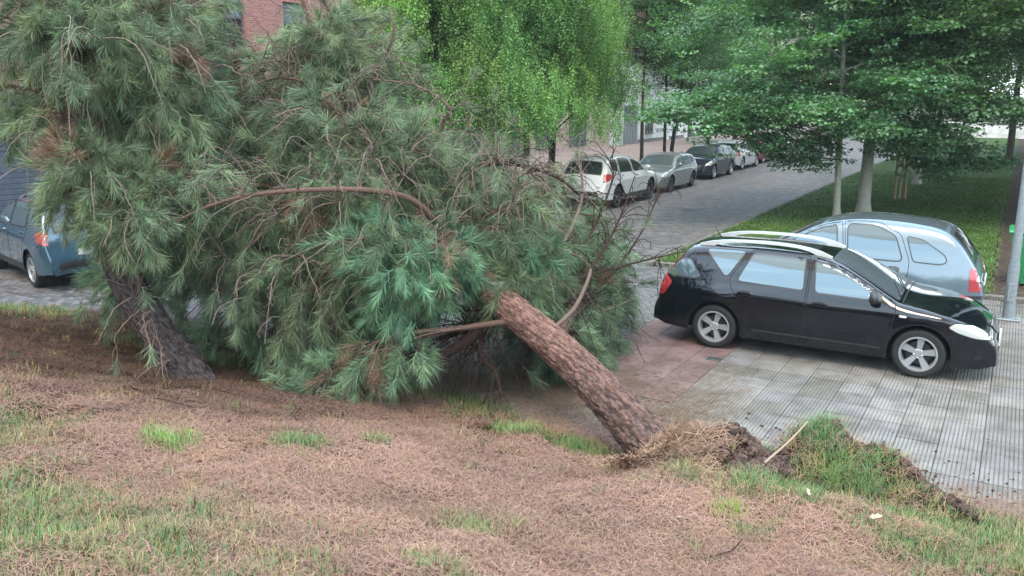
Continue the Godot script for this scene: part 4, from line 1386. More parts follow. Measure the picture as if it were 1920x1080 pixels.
# branches reach from the trunk into each ball of foliage; twigs and needle shoots fill it
func foliage_ball(root: Node, trunk: PackedVector3Array, c: Vector3, r: float, dense: float, col: Color, floor_h: bool) -> void:
	var best := 0
	var bd := 1e9
	for k in trunk.size():
		var dd := trunk[k].distance_to(c)
		if dd < bd:
			bd = dd; best = k
	var start := trunk[maxi(best - int(bd * 3.0) - 1, trunk.size() / 6)]
	var mid := start.lerp(c, 0.55) + Vector3(rf(-0.1, 0.1), 0.10 * bd, rf(-0.1, 0.1))
	var main := curve([start, start.lerp(mid, 0.5) + Vector3(0, 0.03, 0), mid, c], 5)
	var bark := Color(0.15, 0.095, 0.075)
	var bm := MB.new()
	bm.tube(main, radii(main.size(), clampf(0.018 + 0.012 * bd, 0.02, 0.05), 0.014), 7, bark)
	obj("branch", bm, M.limb, root)
	for k in int(11.0 * r + 3.0):
		var o := rdir()
		bare_spray(c + o * r * 0.75, (o + Vector3.UP * 0.15).normalized(), 1 + rng.randi() % 3, 0.8, Color(0.27, 0.215, 0.175), 0.1)
	var subs := int((16.0 + 27.0 * r * r) * dense)
	for k in subs:
		var tip := c + rdir() * r * pow(rng.randf(), 0.36) * Vector3(1.05, 0.95, 1.05)
		if floor_h:
			tip.y = maxf(tip.y, ground_h(tip.x, -tip.z) + 0.06)
			tip.y = maxf(tip.y, 0.06)
		var from := main[int(main.size() * rf(0.35, 0.999))]
		var span := from.distance_to(tip)
		var sub := curve([from, from.lerp(tip, 0.5) + Vector3(rf(-0.08, 0.08), 0.12 * span, rf(-0.08, 0.08)), tip], 4)
		var br := Color(0.21, 0.145, 0.11).lerp(Color(0.11, 0.075, 0.06), rng.randf())
		twig_mb.tube(sub, radii(sub.size(), 0.011, 0.005), 4, br)
		var tone := rf(0.5, 1.5)
		var outward := (tip - c).normalized()
		var cc := tint(col, tone, rf(-0.12, 0.06))
		if rng.randf() < 0.04:
			cc = Color(0.22, 0.14, 0.09)          # a dead brown shoot
		for w in 5 + rng.randi() % 3:
			var p := sub[int(sub.size() * rf(0.35, 0.999))]
			var d := (outward * 0.55 + (tip - from).normalized() * 0.45 + Vector3.DOWN * rf(0.1, 1.0) + rdir() * 0.65).normalized()
			var l := rf(0.12, 0.34)
			var e := p + d * l + Vector3.DOWN * 0.25 * l
			if floor_h:
				e.y = maxf(e.y, maxf(ground_h(e.x, -e.z), 0.0) + 0.05)
			twig_mb.tube(PackedVector3Array([p, p + d * l * 0.5, e]), PackedFloat32Array([0.005, 0.004, 0.003]), 3, br)
			var hang := (d + Vector3.DOWN * rf(0.1, 1.2) + rdir() * 0.25).normalized()
			put_tuft(e, hang, tint(cc, rf(0.75, 1.25)), rf(0.6, 1.1))
			if rng.randf() < 0.4:
				put_tuft(e + rdir() * 0.05, (hang + rdir() * 0.8).normalized(), tint(cc, rf(0.65, 1.2)), rf(0.45, 0.9))
			if rng.randf() < 0.55:
				put_tuft(p + d * l * 0.4, (d + rdir() * 0.3).normalized(), tint(cc, rf(0.75, 1.1)), rf(0.7, 1.0))

# bare twigs that arch out and hang
func bare_spray(at: Vector3, dir: Vector3, n: int, length: float, col: Color, leafy := 0.3) -> void:
	for k in n:
		var d := (dir + rdir() * 0.75).normalized()
		var l := length * rf(0.55, 1.15)
		var p1 := at + d * l * 0.4 + Vector3.UP * l * 0.06
		var p2 := at + d * l * 0.75 + Vector3.DOWN * l * 0.10
		var p3 := at + d * l * rf(0.85, 1.15) + Vector3.DOWN * l * rf(0.15, 0.6)
		var pts := curve([at, p1 + rdir() * 0.03, p2 + rdir() * 0.05, p3], 4)
		for j in pts.size():
			pts[j] += rdir() * 0.008
		for j in 2:
			var fk := pts[int(pts.size() * rf(0.3, 0.85))]
			twig_mb.tube(PackedVector3Array([fk, fk + (d + rdir()).normalized() * l * 0.12 + Vector3.DOWN * 0.03, fk + (d + rdir()).normalized() * l * 0.2 + Vector3.DOWN * 0.1]), PackedFloat32Array([0.004, 0.003, 0.002]), 3, tint(col, rf(0.5, 1.1)))
		twig_mb.tube(pts, radii(pts.size(), rf(0.005, 0.009), 0.0025), 5, tint(col, rf(0.6, 1.25)))
		if rng.randf() < leafy:
			put_tuft(p3, (p3 - p2).normalized(), tint(Color(0.165, 0.215, 0.125), rf(0.7, 1.3)), rf(0.7, 1.0))

func v3(a: Array) -> Array:
	var out: Array = []
	for q in a:
		out.append(Vector3(q[0], q[1], q[2]))
	return out

func make_pine() -> void:
	rng.seed = 2024
	var tufts: Array = []
	for k in 5:
		tufts.append(needle_tuft(92, [0.14, 0.2, 0.18, 0.12, 0.24][k], [0.21, 0.24, 0.25, 0.22, 0.19][k], 0.0038, [0.4, 0.25, 0.35, 0.5, 0.3][k], [1.05, 0.75, 0.65, 1.3, 0.9][k], 600 + k))
	twig_mb = MB.new()
	var fallen := thing("fallen_pine", "uprooted pine lying across the crossing with its trunk slanting up from the bank", "tree")
	var tp := v3([[-2.16, -0.06, -6.84], [-2.50, 0.18, -7.06], [-3.20, 0.57, -7.38], [-3.88, 0.91, -7.63], [-4.74, 1.32, -7.84], [-5.40, 1.75, -7.96], [-5.86, 2.08, -7.98], [-6.50, 2.59, -8.13], [-7.26, 3.40, -8.38], [-7.98, 4.34, -8.65], [-8.80, 5.23, -8.97], [-9.86, 6.20, -9.28]])
	obj("trunk", bark_trunk(tp, [0.30, 0.242, 0.205, 0.19, 0.175, 0.15, 0.155, 0.13, 0.10, 0.075, 0.05, 0.02], Color(0.125, 0.098, 0.094), Color(0.27, 0.155, 0.125), 2.3), M.bark, fallen)
	var path := curve(tp, 8)
	var needle := Color(0.18, 0.236, 0.125)
	var fresh := Color(0.155, 0.275, 0.15)
	var bluish := Color(0.162, 0.245, 0.135)
	for s in FALLEN_BALLS:
		foliage_ball(fallen, path, Vector3(s[0], s[1], s[2]), s[3], 1.0, fresh if s.size() > 4 else bluish if s[1] < 1.4 else needle, true)
	# long limbs that show bare
	var red := Color(0.19, 0.12, 0.095)
	var grey_b := Color(0.20, 0.15, 0.125)
	for q in FALLEN_LIMBS:
		var mb := MB.new()
		var pts := curve(v3(q[2]), 6)
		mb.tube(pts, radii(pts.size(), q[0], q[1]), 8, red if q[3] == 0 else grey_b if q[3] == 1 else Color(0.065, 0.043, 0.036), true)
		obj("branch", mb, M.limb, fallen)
		# side twigs
		for k in int(q[4]):
			var f := rf(0.25, 0.98)
			var p := pts[int(f * (pts.size() - 1))]
			var d := (pts[mini(int(f * (pts.size() - 1)) + 1, pts.size() - 1)] - pts[maxi(int(f * (pts.size() - 1)) - 1, 0)]).normalized()
			bare_spray(p, (d * 0.6 + rdir() * 0.8 + Vector3.UP * 0.35).normalized(), 1, q[5], Color(0.22, 0.17, 0.135) if q[3] < 2 else Color(0.07, 0.048, 0.04), q[6])
	for q in BARE_SPRAYS:
		bare_spray(Vector3(q[0], q[1], q[2]), Vector3(q[3], q[4], q[5]), q[6], q[7], Color(0.24, 0.185, 0.15), 0.12)
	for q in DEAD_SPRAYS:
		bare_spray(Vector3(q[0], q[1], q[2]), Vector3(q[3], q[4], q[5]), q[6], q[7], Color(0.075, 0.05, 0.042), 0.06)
	finish_pine(fallen, tufts)

	rng.seed = 2025
	twig_mb = MB.new()
	var stand := thing("standing_pine", "dark leaning pine still standing on the bank behind the fallen crown", "tree")
	var sp := v3([[-7.10, 0.25, -5.76], [-7.39, 0.61, -5.74], [-7.71, 1.02, -5.67], [-8.14, 1.56, -5.65], [-8.50, 2.29, -5.67], [-8.72, 3.14, -5.66], [-8.90, 3.97, -5.66], [-9.03, 4.84, -5.70], [-9.10, 5.85, -5.78], [-9.15, 7.2, -5.9]])
	obj("trunk", bark_trunk(sp, [0.27, 0.215, 0.19, 0.175, 0.165, 0.155, 0.16, 0.14, 0.11, 0.06], Color(0.105, 0.085, 0.088), Color(0.12, 0.085, 0.075), 3.0), M.bark, stand)
	path = curve(sp, 8)
	for s in STANDING_BALLS:
		foliage_ball(stand, path, Vector3(s[0], s[1], s[2]), s[3], 1.0, needle, false)
	for k in 7:
		bare_spray(Vector3(-7.9 + 0.1 * k, 1.6 - 0.12 * k, -5.45), Vector3(0.5, -0.2, 0.4), 2, 0.7, Color(0.28, 0.19, 0.15), 0.5)
	finish_pine(stand, tufts)

func finish_pine(root: Node, tufts: Array) -> void:
	var o := obj("twig", twig_mb, M.limb, root)
	o.set_meta("kind", "stuff")
	for k in 5:
		if tuft_xf[k].size():
			stuff("needles", tufts[k], M.needle, tuft_xf[k], tuft_cl[k], root)
	tuft_xf = [[], [], [], [], []]
	tuft_cl = [[], [], [], [], []]

# ---------------------------------------------------------------- cars
# A body is one skin: a side silhouette swept across a half width that depends on height (tumblehome) and length (plan taper).
class CarSkin:
	var L := 4.4
	var W := 1.8
	var path := PackedVector2Array()
	var cum := PackedFloat32Array()
	var bot := []
	var prof := []
	var axle := [0.9, 3.6]
	var arch := 0.36
	var wr := 0.32
	var crown := 0.045
	var fr := [0.75, 0.32]
	var rr := [0.35, 0.10]
	var edge_r := 0.09

	func setup(d: Dictionary) -> void:
		L = d.L; W = d.W; bot = d.bot; prof = d.prof; axle = d.axle; arch = d.arch; wr = d.wr
		if d.has("fr"): fr = d.fr
		if d.has("rr"): rr = d.rr
		var p := PackedVector2Array()
		for q in d.top:
			p.append(Vector2(q[0], q[1]))
		for k in 2:
			var o := PackedVector2Array([p[0]])
			for j in p.size() - 1:
				o.append(p[j].lerp(p[j + 1], 0.25)); o.append(p[j].lerp(p[j + 1], 0.75))
			o.append(p[p.size() - 1])
			p = o
		path = p
		cum = PackedFloat32Array([0.0])
		for k in range(1, p.size()):
			cum.append(cum[k - 1] + p[k].distance_to(p[k - 1]))

	func at(t: float) -> Vector2:
		t = clampf(t, 0.0, cum[cum.size() - 1])
		var k := clampi(cum.bsearch(t) - 1, 0, cum.size() - 2)
		return path[k].lerp(path[k + 1], (t - cum[k]) / maxf(cum[k + 1] - cum[k], 1e-6))

	# distance along the silhouette: on the top at x, on the tail or the nose at y
	func tx(x: float) -> float:
		var best := 0.0
		var by := -1.0
		for k in path.size() - 1:
			var a := path[k]
			var b := path[k + 1]
			if (a.x <= x and x <= b.x) or (b.x <= x and x <= a.x):
				var f := 0.0 if absf(b.x - a.x) < 1e-6 else (x - a.x) / (b.x - a.x)
				var y := lerpf(a.y, b.y, f)
				if y > by:
					by = y; best = lerpf(cum[k], cum[k + 1], f)
		return best

	func tail(y: float) -> float:
		for k in path.size() - 1:
			if path[k].y <= y and y <= path[k + 1].y:
				return lerpf(cum[k], cum[k + 1], (y - path[k].y) / maxf(path[k + 1].y - path[k].y, 1e-6))
		return cum[cum.size() / 2]

	func nose(y: float) -> float:
		for j in path.size() - 1:
			var k := path.size() - 2 - j
			if path[k + 1].y <= y and y <= path[k].y:
				return lerpf(cum[k], cum[k + 1], (path[k].y - y) / maxf(path[k].y - path[k + 1].y, 1e-6))
		return cum[cum.size() / 2]

	func spot(kind: String, value: float) -> float:
		return tx(value) if kind == "tx" else tail(value) if kind == "tail" else nose(value)

	func top_y(x: float) -> float:
		return at(tx(clampf(x, 0.001, L - 0.001))).y

	func lerp_list(list: Array, x: float) -> float:
		if x <= list[0][0]:
			return list[0][1]
		for k in list.size() - 1:
			if x <= list[k + 1][0]:
				return lerpf(list[k][1], list[k + 1][1], (x - list[k][0]) / (list[k + 1][0] - list[k][0]))
		return list[list.size() - 1][1]

	func bot_y(x: float) -> float:
		var y := lerp_list(bot, x)
		for a in axle:
			var dx := absf(x - a)
			if dx < arch:
				y = maxf(y, wr + 0.02 + sqrt(arch * arch - dx * dx) * 0.98)
		return y

	func side_z(x: float, y: float, ye: float) -> float:
		var k := lerp_list(prof, y)
		var pl := 1.0
		if x > L - fr[0]:
			pl -= fr[1] * pow((x - L + fr[0]) / fr[0], 2.6)
		if x < rr[0]:
			pl -= rr[1] * pow((rr[0] - x) / rr[0], 2.2)
		var z := W * 0.5 * k * pl
		# a little flare over the wheels
		for a in axle:
			var q := Vector2(x - a, y - wr).length()
			z += 0.018 * exp(-pow((q - arch - 0.02) / 0.09, 2.0)) * (1.0 if y > wr * 0.5 else 0.3)
		var r := edge_r
		var t := clampf((y - ye + r) / r, 0.0, 1.0)
		return z - r * 0.85 * (1.0 - sqrt(maxf(0.0, 1.0 - t * t)))

	func side(x: float, y: float, s: float) -> Vector3:
		x = clampf(x, 0.005, L - 0.005)
		var ye := top_y(x) - crown
		y = minf(y, ye)
		return Vector3(x - L * 0.5, y, s * side_z(x, y, ye))

	func over(t: float, zf: float) -> Vector3:
		var p := at(t)
		var ye := p.y - crown
		var z := side_z(clampf(p.x, 0.005, L - 0.005), ye, ye)
		return Vector3(p.x - L * 0.5, ye + crown * (1.0 - zf * zf), zf * z)

	func body() -> MB:
		var ts := PackedFloat32Array()
		var end := cum[cum.size() - 1]
		var t := 0.0
		while t < end:
			ts.append(t)
			var x := at(t).x
			var step := 0.034
			for a in axle:
				if absf(absf(x - a) - arch) < 0.06:
					step = 0.008
				elif absf(x - a) < arch:
					step = 0.025
			if x < 0.12 or x > L - 0.2:
				step = 0.022
			t += step
		ts.append(end)
		var ns := 16
		var nt := 6
		var mb := MB.new()
		var row := 2 * (ns + 1) + 2 * nt - 1
		for tt in ts:
			var p := at(tt)
			var x := clampf(p.x, 0.004, L - 0.004)
			var ye := p.y - crown
			var yb := minf(bot_y(x), ye)
			var half: Array[Vector3] = []
			for j in ns + 1:
				var f := float(j) / ns
				f = 1.0 - pow(1.0 - f, 1.35)
				var y := lerpf(yb, ye, f)
				half.append(Vector3(p.x - L * 0.5, y, side_z(x, y, ye)))
			for j in range(1, nt + 1):
				half.append(over(tt, 1.0 - float(j) / nt))
			for q in half:
				mb.vert(q, Vector3.UP)
			for j in range(half.size() - 2, -1, -1):
				mb.vert(Vector3(half[j].x, half[j].y, -half[j].z), Vector3.UP)
			row = half.size() * 2 - 1
		for k in ts.size() - 1:
			for j in row - 1:
				var a := k * row + j
				mb.i.append_array(PackedInt32Array([a, a + 1, a + row, a + 1, a + row + 1, a + row]))
		# outwards is away from the middle: check one roof triangle
		var mid := (ts.size() / 2) * row + row / 2
		var g := (mb.v[mid + row] - mb.v[mid]).cross(mb.v[mid + 1] - mb.v[mid])
		if g.y < 0.0:
			for k in range(0, mb.i.size(), 3):
				var s := mb.i[k + 1]
				mb.i[k + 1] = mb.i[k + 2]; mb.i[k + 2] = s
		mb.smooth()
		return mb

	# a panel laid on the skin: polygon in (x, height) on the side or (distance, share of half width) over the top
	func panel(poly: PackedVector2Array, off: float, cell: Vector2, f: Callable) -> MB:
		var mb := MB.new()
		var lo := poly[0]
		var hi := poly[0]
		for p in poly:
			lo = lo.min(p); hi = hi.max(p)
		var nx := maxi(1, int(ceil((hi.x - lo.x) / cell.x)))
		var ny := maxi(1, int(ceil((hi.y - lo.y) / cell.y)))
		var d := (hi - lo) / Vector2(nx, ny)
		for a in nx:
			for b in ny:
				var o := lo + d * Vector2(a, b)
				for piece in Geometry2D.intersect_polygons(poly, PackedVector2Array([o, o + Vector2(d.x, 0), o + d, o + Vector2(0, d.y)])):
					var ix := Geometry2D.triangulate_polygon(piece)
					if ix.is_empty():
						continue
					var ids: Array[int] = []
					for q in piece:
						var e := 0.012
						var c: Vector3 = f.call(q)
						var px: Vector3 = f.call(q + Vector2(e, 0)) - f.call(q - Vector2(e, 0))
						var py: Vector3 = f.call(q + Vector2(0, e)) - f.call(q - Vector2(0, e))
						var nn := px.cross(py).normalized()
						if nn.dot(c - Vector3(clampf(c.x, -L * 0.5 + 0.9, L * 0.5 - 0.9), 0.55, 0)) < 0.0:
							nn = -nn
						ids.append(mb.vert(c + nn * off, nn))
					for k in range(0, ix.size(), 3):
						mb.tri(ids[ix[k]], ids[ix[k + 1]], ids[ix[k + 2]])
		return mb

	func on_side(poly: Array, off: float, s: float, cell := 0.07, under := 0.0) -> MB:
		var f := func(q: Vector2) -> Vector3:
			var ye := top_y(clampf(q.x, 0.005, L - 0.005)) - crown
			return side(q.x, minf(q.y, ye - under) if under > 0.0 else q.y, s)
		return panel(CarSkin.poly2(poly), off, Vector2(cell, cell), f)

	func on_top(poly: Array, off: float) -> MB:
		return panel(CarSkin.poly2(poly), off, Vector2(0.07, 0.16), func(q: Vector2) -> Vector3: return over(q.x, clampf(q.y, -1.0, 1.0)))

	static func poly2(a: Array) -> PackedVector2Array:
		var p := PackedVector2Array()
		for q in a:
			p.append(Vector2(q[0], q[1]))
		return p

	static func grown(a: Array, by: float) -> Array:
		var r := Geometry2D.offset_polygon(poly2(a), by, Geometry2D.JOIN_ROUND)
		var out: Array = []
		if r.size():
			for q in r[0]:
				out.append([q.x, q.y])
		return out

	# corners rounded off
	static func soft(a: Array, r: float) -> Array:
		var out: Array = []
		for k in a.size():
			var p := Vector2(a[k][0], a[k][1])
			var q := Vector2(a[k - 1][0], a[k - 1][1])
			var w := Vector2(a[(k + 1) % a.size()][0], a[(k + 1) % a.size()][1])
			var p0 := p.move_toward(q, minf(r, p.distance_to(q) * 0.45))
			var p1 := p.move_toward(w, minf(r, p.distance_to(w) * 0.45))
			for s in 4:
				var f := s / 3.0
				var e := p0.lerp(p, f).lerp(p.lerp(p1, f), f)
				out.append([e.x, e.y])
		return out


func wheel_meshes(r: float, width: float, rim: float, spokes: int, broad: float) -> Array:
	var turn := Basis(Vector3.RIGHT, PI / 2)        # lathe axis y -> z
	var xf := Transform3D(turn, Vector3.ZERO)
	var ty := MB.new()
	var h := width * 0.5
	ty.lathe(PackedVector2Array([Vector2(rim - 0.01, -h * 0.92), Vector2(rim + 0.02, -h), Vector2(r - 0.035, -h), Vector2(r - 0.008, -h * 0.82), Vector2(r, -h * 0.5), Vector2(r, h * 0.5), Vector2(r - 0.008, h * 0.82), Vector2(r - 0.035, h), Vector2(rim + 0.02, h), Vector2(rim - 0.01, h * 0.92)]), 36, xf)
	var ri := MB.new()
	ri.lathe(PackedVector2Array([Vector2(rim + 0.004, h * 0.86), Vector2(rim + 0.006, h * 0.99), Vector2(rim - 0.016, h * 1.0), Vector2(rim - 0.024, h * 0.72), Vector2(rim - 0.028, -h * 0.5)]), 36, Transform3D(Basis(Vector3.RIGHT, -PI / 2), Vector3.ZERO))
	for k in spokes:
		var a := TAU * k / spokes + PI / 2
		var b := Basis(Vector3.BACK, a)
		var z0 := h * 0.62
		var z1 := h * 0.80
		var w0 := 0.026 * broad
		var w1 := 0.046 * broad
		var x0 := 0.045
		var x1 := rim - 0.012
		var q: Array[Vector3] = []
		for p in [[x0, -w0, z0], [x1, -w1, z1], [x1, w1, z1], [x0, w0, z0]]:
			q.append(b * Vector3(p[0], p[1], -p[2]))
		var bev := Vector3(0, 0, 0.05)
		ri.fquad(q[0], q[1], q[2], q[3], Vector3(0, 0, -1))
		ri.fquad(q[0], q[1], q[1] + bev, q[0] + bev, b * Vector3(0, -1, 0))
		ri.fquad(q[3], q[2], q[2] + bev, q[3] + bev, b * Vector3(0, 1, 0))
	ri.lathe(PackedVector2Array([Vector2(0.07, h * 0.3), Vector2(0.065, h * 0.60), Vector2(0.05, h * 0.68), Vector2(0.03, h * 0.70), Vector2(0.0001, h * 0.71)]), 18, Transform3D(Basis(Vector3.RIGHT, -PI / 2), Vector3.ZERO))
	var di := MB.new()
	di.lathe(PackedVector2Array([Vector2(rim - 0.02, -h * 0.1), Vector2(0.0001, -h * 0.1)]), 24, Transform3D(Basis(Vector3.RIGHT, -PI / 2), Vector3.ZERO))
	var bd := MB.new()
	bd.lathe(PackedVector2Array([Vector2(rim * 0.68, -h * 0.05), Vector2(rim * 0.68, h * 0.12), Vector2(0.06, h * 0.12)]), 24, Transform3D(Basis(Vector3.RIGHT, -PI / 2), Vector3.ZERO))
	var nuts := MB.new()
	for k in spokes:
		var a := TAU * (k + 0.5) / spokes + PI / 2
		nuts.ball(Vector3(cos(a) * 0.052, sin(a) * 0.052, -h * 0.66), Vector3(0.011, 0.011, 0.01), 6, 4)
	return [ty, ri, di, bd, nuts]

# d: shape; look: colours and what is fitted
func make_car(called: String, label: String, d: Dictionary, body_mat: Material, at: Vector3, turn: float, group := "") -> Node3D:
	var sk := CarSkin.new()
	sk.setup(d)
	var t := thing(called, label, d.get("category", "car"), at, turn, group)
	obj("body", sk.body(), body_mat, t)
	var glass: Material = d.get("glass", M.glass)
	# under the body
	var un := MB.new()
	un.box(Vector3(0, 0.30, 0), Vector3(sk.L - 0.5, 0.2, sk.W - 0.66), 0.03)
	un.box(Vector3((sk.axle[0] + sk.axle[1]) * 0.5 - sk.L * 0.5, 0.28, 0), Vector3(sk.axle[1] - sk.axle[0] - 2.0 * sk.arch - 0.02, 0.14, sk.W * 0.93 - 0.08), 0.02)
	for a in sk.axle:
		for s in [-1.0, 1.0]:
			var z0: float = s * (sk.W * 0.5 - 0.04)
			var z1: float = s * (sk.W * 0.5 - 0.32)
			var c := Vector3(a - sk.L * 0.5, sk.wr + 0.02, 0)
			for k in 14:
				var a0 := PI * k / 14.0
				var a1 := PI * (k + 1) / 14.0
				var p0 := c + Vector3(cos(a0), sin(a0) * 0.98, 0) * (sk.arch - 0.004)
				var p1 := c + Vector3(cos(a1), sin(a1) * 0.98, 0) * (sk.arch - 0.004)
				un.fquad(p0 + Vector3(0, 0, z0), p1 + Vector3(0, 0, z0), p1 + Vector3(0, 0, z1), p0 + Vector3(0, 0, z1), c - p0)
				un.ftri(p0 + Vector3(0, 0, z1), p1 + Vector3(0, 0, z1), c + Vector3(0, -0.2, z1), Vector3(0, 0, s))
	obj("underbody", un, M.dark_gap, t)
	# wheels
	var wm: Array = wheel_meshes(sk.wr, 0.2, sk.wr * d.get("rim", 0.70), d.get("spokes", 5), d.get("broad", 1.0))
	for k in wm.size():
		wm[k] = wm[k].mesh()
	for a in sk.axle:
		for s in [-1.0, 1.0]:
			var w := obj("wheel", wm[0], M.rubber, t)
			w.position = Vector3(a - sk.L * 0.5, sk.wr, s * (sk.W * 0.5 - 0.125))
			w.rotation.y = PI if s > 0 else 0.0
			w.rotate_object_local(Vector3.BACK, rf(0, TAU) if not d.has("roll") else d.roll[sk.axle.find(a)])
			obj("rim", wm[1], d.get("rim_mat", M.alloy), w)
			obj("rim_shade", wm[2], M.dark_gap, w)
			obj("brake_disc", wm[3], M.black_trim, w)
			obj("wheel_nut", wm[4], M.chrome, w).set_meta("kind", "stuff")
	# doors, windows, lamps on both sides
	for s in [-1.0, 1.0]:
		for q in d.get("doors", []):
			var seam := CarSkin.soft(q.poly, 0.05)
			obj("door_seam", sk.on_side(CarSkin.grown(seam, 0.006), 0.0012, s, 0.07, 0.012), M.dark_gap, t)
			var dr := obj("door", sk.on_side(CarSkin.grown(seam, -0.003), 0.0035, s, 0.07, 0.02), body_mat, t)
			if q.has("window"):
				var wp := CarSkin.soft(q.window, d.get("round", 0.05))
				obj("window_seal", sk.on_side(CarSkin.grown(wp, 0.02), 0.006, s, 0.05, 0.045), M.black_trim, dr)
				obj("window", sk.on_side(wp, 0.009, s, 0.05, 0.065), glass, dr)
			if q.has("handle"):
				var hb := MB.new()
				var c := sk.side(q.handle[0], q.handle[1], s)
				hb.box(c + Vector3(0, 0.0, s * 0.026), Vector3(0.19, 0.03, 0.02), 0.009)
				hb.box(c + Vector3(-0.075, 0.0, s * 0.012), Vector3(0.035, 0.026, 0.03), 0.006)
				hb.box(c + Vector3(0.075, 0.0, s * 0.012), Vector3(0.035, 0.026, 0.03), 0.006)
				obj("handle", hb, q.get("handle_mat", body_mat), dr)
				var hh: Array = q.handle
				obj("handle_recess", sk.on_side(CarSkin.soft([[hh[0] - 0.075, hh[1] - 0.04], [hh[0] + 0.075, hh[1] - 0.04], [hh[0] + 0.075, hh[1] + 0.02], [hh[0] - 0.075, hh[1] + 0.02]], 0.03), 0.0052, s, 0.04), M.dark_gap, dr)
		for q in d.get("side_glass", []):
			var wp := CarSkin.soft(q, 0.045)
			obj("window_seal", sk.on_side(CarSkin.grown(wp, 0.016), 0.0025, s), M.black_trim, t)
			obj("window", sk.on_side(wp, 0.006, s), glass if not d.has("dark_quarter") else M.dark_glass, t)
		for q in d.get("side_parts", []):
			var pp: Array = CarSkin.soft(q[1], q[3] if q.size() > 3 else 0.02)
			obj(q[0], sk.on_side(pp, 0.007, s, 0.04), M[q[2]] if q[2] is String else q[2], t)
		if d.has("tail_light"):
			for q in d.tail_light:
				obj(q[0], sk.on_side(CarSkin.soft(q[1], 0.03), q[3] if q.size() > 3 else 0.008, s, 0.035), M[q[2]], t)
		if d.has("headlight"):
			var hl := obj("headlight", sk.on_side(CarSkin.soft(d.headlight, 0.04), 0.009, s, 0.035), M.clear_lens, t)
			obj("headlight_rim", sk.on_side(CarSkin.grown(CarSkin.soft(d.headlight, 0.04), 0.012), 0.004, s, 0.035), M.dark_gap, hl)
		if d.has("cladding"):
			obj("sill_cladding", sk.on_side(d.cladding, 0.006, s), M.black_trim, t)
		if d.has("mirror"):
			var mm: Array = d.mirror
			var c := sk.side(mm[0], mm[1], s)
			var mb := MB.new()
			mb.ball(c + Vector3(0.01, 0.045, s * 0.13), Vector3(0.065, 0.088, 0.12), 14, 10, Color.WHITE, Basis(Vector3.UP, s * 0.25))
			mb.box(c + Vector3(0.0, -0.015, s * 0.045), Vector3(0.07, 0.035, 0.11), 0.012)
			var mi := obj("mirror", mb, d.get("mirror_mat", body_mat), t)
			var mg := MB.new()
			mg.ball(c + Vector3(-0.038, 0.045, s * 0.132), Vector3(0.012, 0.058, 0.085), 10, 6)
			obj("mirror_glass", mg, M.chrome, mi)
		if d.has("rails"):
			var pts: Array = []
			for k in 13:
				var f := k / 12.0
				var x := lerpf(d.rails[0], d.rails[1], f)
				var e := sk.over(sk.tx(x), 0.90 * s)
				pts.append(e + Vector3(0, 0.006 + 0.062 * (1.0 - pow(absf(f * 2.0 - 1.0), 3.5)), 0))
			var mb := MB.new()
			for k in 12:
				# a flat-topped bar, deeper at both feet
				var ring := []
				for j in [k, k + 1]:
					var f: float = j / 12.0
					var foot := 0.018 + 0.05 * smoothstep(0.55, 0.95, absf(f * 2.0 - 1.0))
					var p: Vector3 = pts[j]
					ring.append([p + Vector3(0, 0.02, -0.02), p + Vector3(0, 0.016, 0.024), p + Vector3(0, -foot, 0.032), p + Vector3(0, -foot, -0.028)])
				for e in 4:
					var h2: Vector3 = [Vector3.UP, Vector3.BACK, Vector3.DOWN, Vector3.FORWARD][e]
					mb.fquad(ring[0][e], ring[0][(e + 1) % 4], ring[1][(e + 1) % 4], ring[1][e], h2)
			obj("roof_rail", mb, d.get("rail_mat", M.rail), t)
	# glass and fittings over the top
	for q in d.get("over", []):
		# name, from, to (as [where, value]), half width at each, material, offset
		var t0: float = sk.spot(q[1][0], q[1][1])
		var t1: float = sk.spot(q[2][0], q[2][1])
		var poly := CarSkin.soft([[t0, -q[1][2]], [t1, -q[2][2]], [t1, q[2][2]], [t0, q[1][2]]], 0.06)
		obj(q[0], sk.on_top(poly, q[4] if q.size() > 4 else 0.006), M[q[3]] if q[3] is String else q[3], t)
	if d.has("plate"):
		for q in d.plate:
			var tt: float = sk.spot(q[0], q[1])
			var p := sk.over(tt, 0.0)
			var mb := MB.new()
			mb.box(p + Vector3(0.012 if q[0] == "nose" else -0.012, 0, 0), Vector3(0.02, 0.115, 0.52), 0.004)
			obj("number_plate", mb, M.plate, t)
	if d.has("wiper"):
		for q in d.wiper:
			var mb := MB.new()
			var pts := PackedVector3Array()
			for k in 6:
				var f := k / 5.0
				pts.append(sk.over(sk.tx(lerpf(q[0], q[2], f)), lerpf(q[1], q[3], f)) + Vector3(0.012, 0.016, 0))
			mb.tube(pts, radii(6, 0.011, 0.007), 5)
			obj("wiper", mb, M.black_trim, t)
	if d.has("antenna"):
		var p := sk.over(sk.tx(d.antenna), 0.0)
		var mb := MB.new()
		mb.tube(PackedVector3Array([p, p + Vector3(-0.12, 0.16, 0)]), PackedFloat32Array([0.01, 0.003]), 6)
		obj("antenna", mb, M.black_trim, t)
	return t

func fit(list: Array, sx: float, sy: float) -> Array:
	var out: Array = []
	for q in list:
		out.append([q[0] * sx, q[1] * sy])
	return out

const PROF := [[0.15, 0.92], [0.35, 0.965], [0.6, 0.992], [0.79, 1.0], [0.83, 0.994], [0.9, 0.96], [0.98, 0.917], [1.06, 0.888], [1.14, 0.853], [1.22, 0.812], [1.30, 0.764], [1.38, 0.708], [1.45, 0.652], [1.7, 0.54]]
const PROF_TALL := [[0.15, 0.93], [0.38, 0.975], [0.65, 0.993], [0.88, 1.0], [0.92, 0.992], [1.0, 0.955], [1.08, 0.915], [1.18, 0.882], [1.28, 0.842], [1.38, 0.795], [1.48, 0.738], [1.58, 0.672], [1.62, 0.645], [1.8, 0.6]]

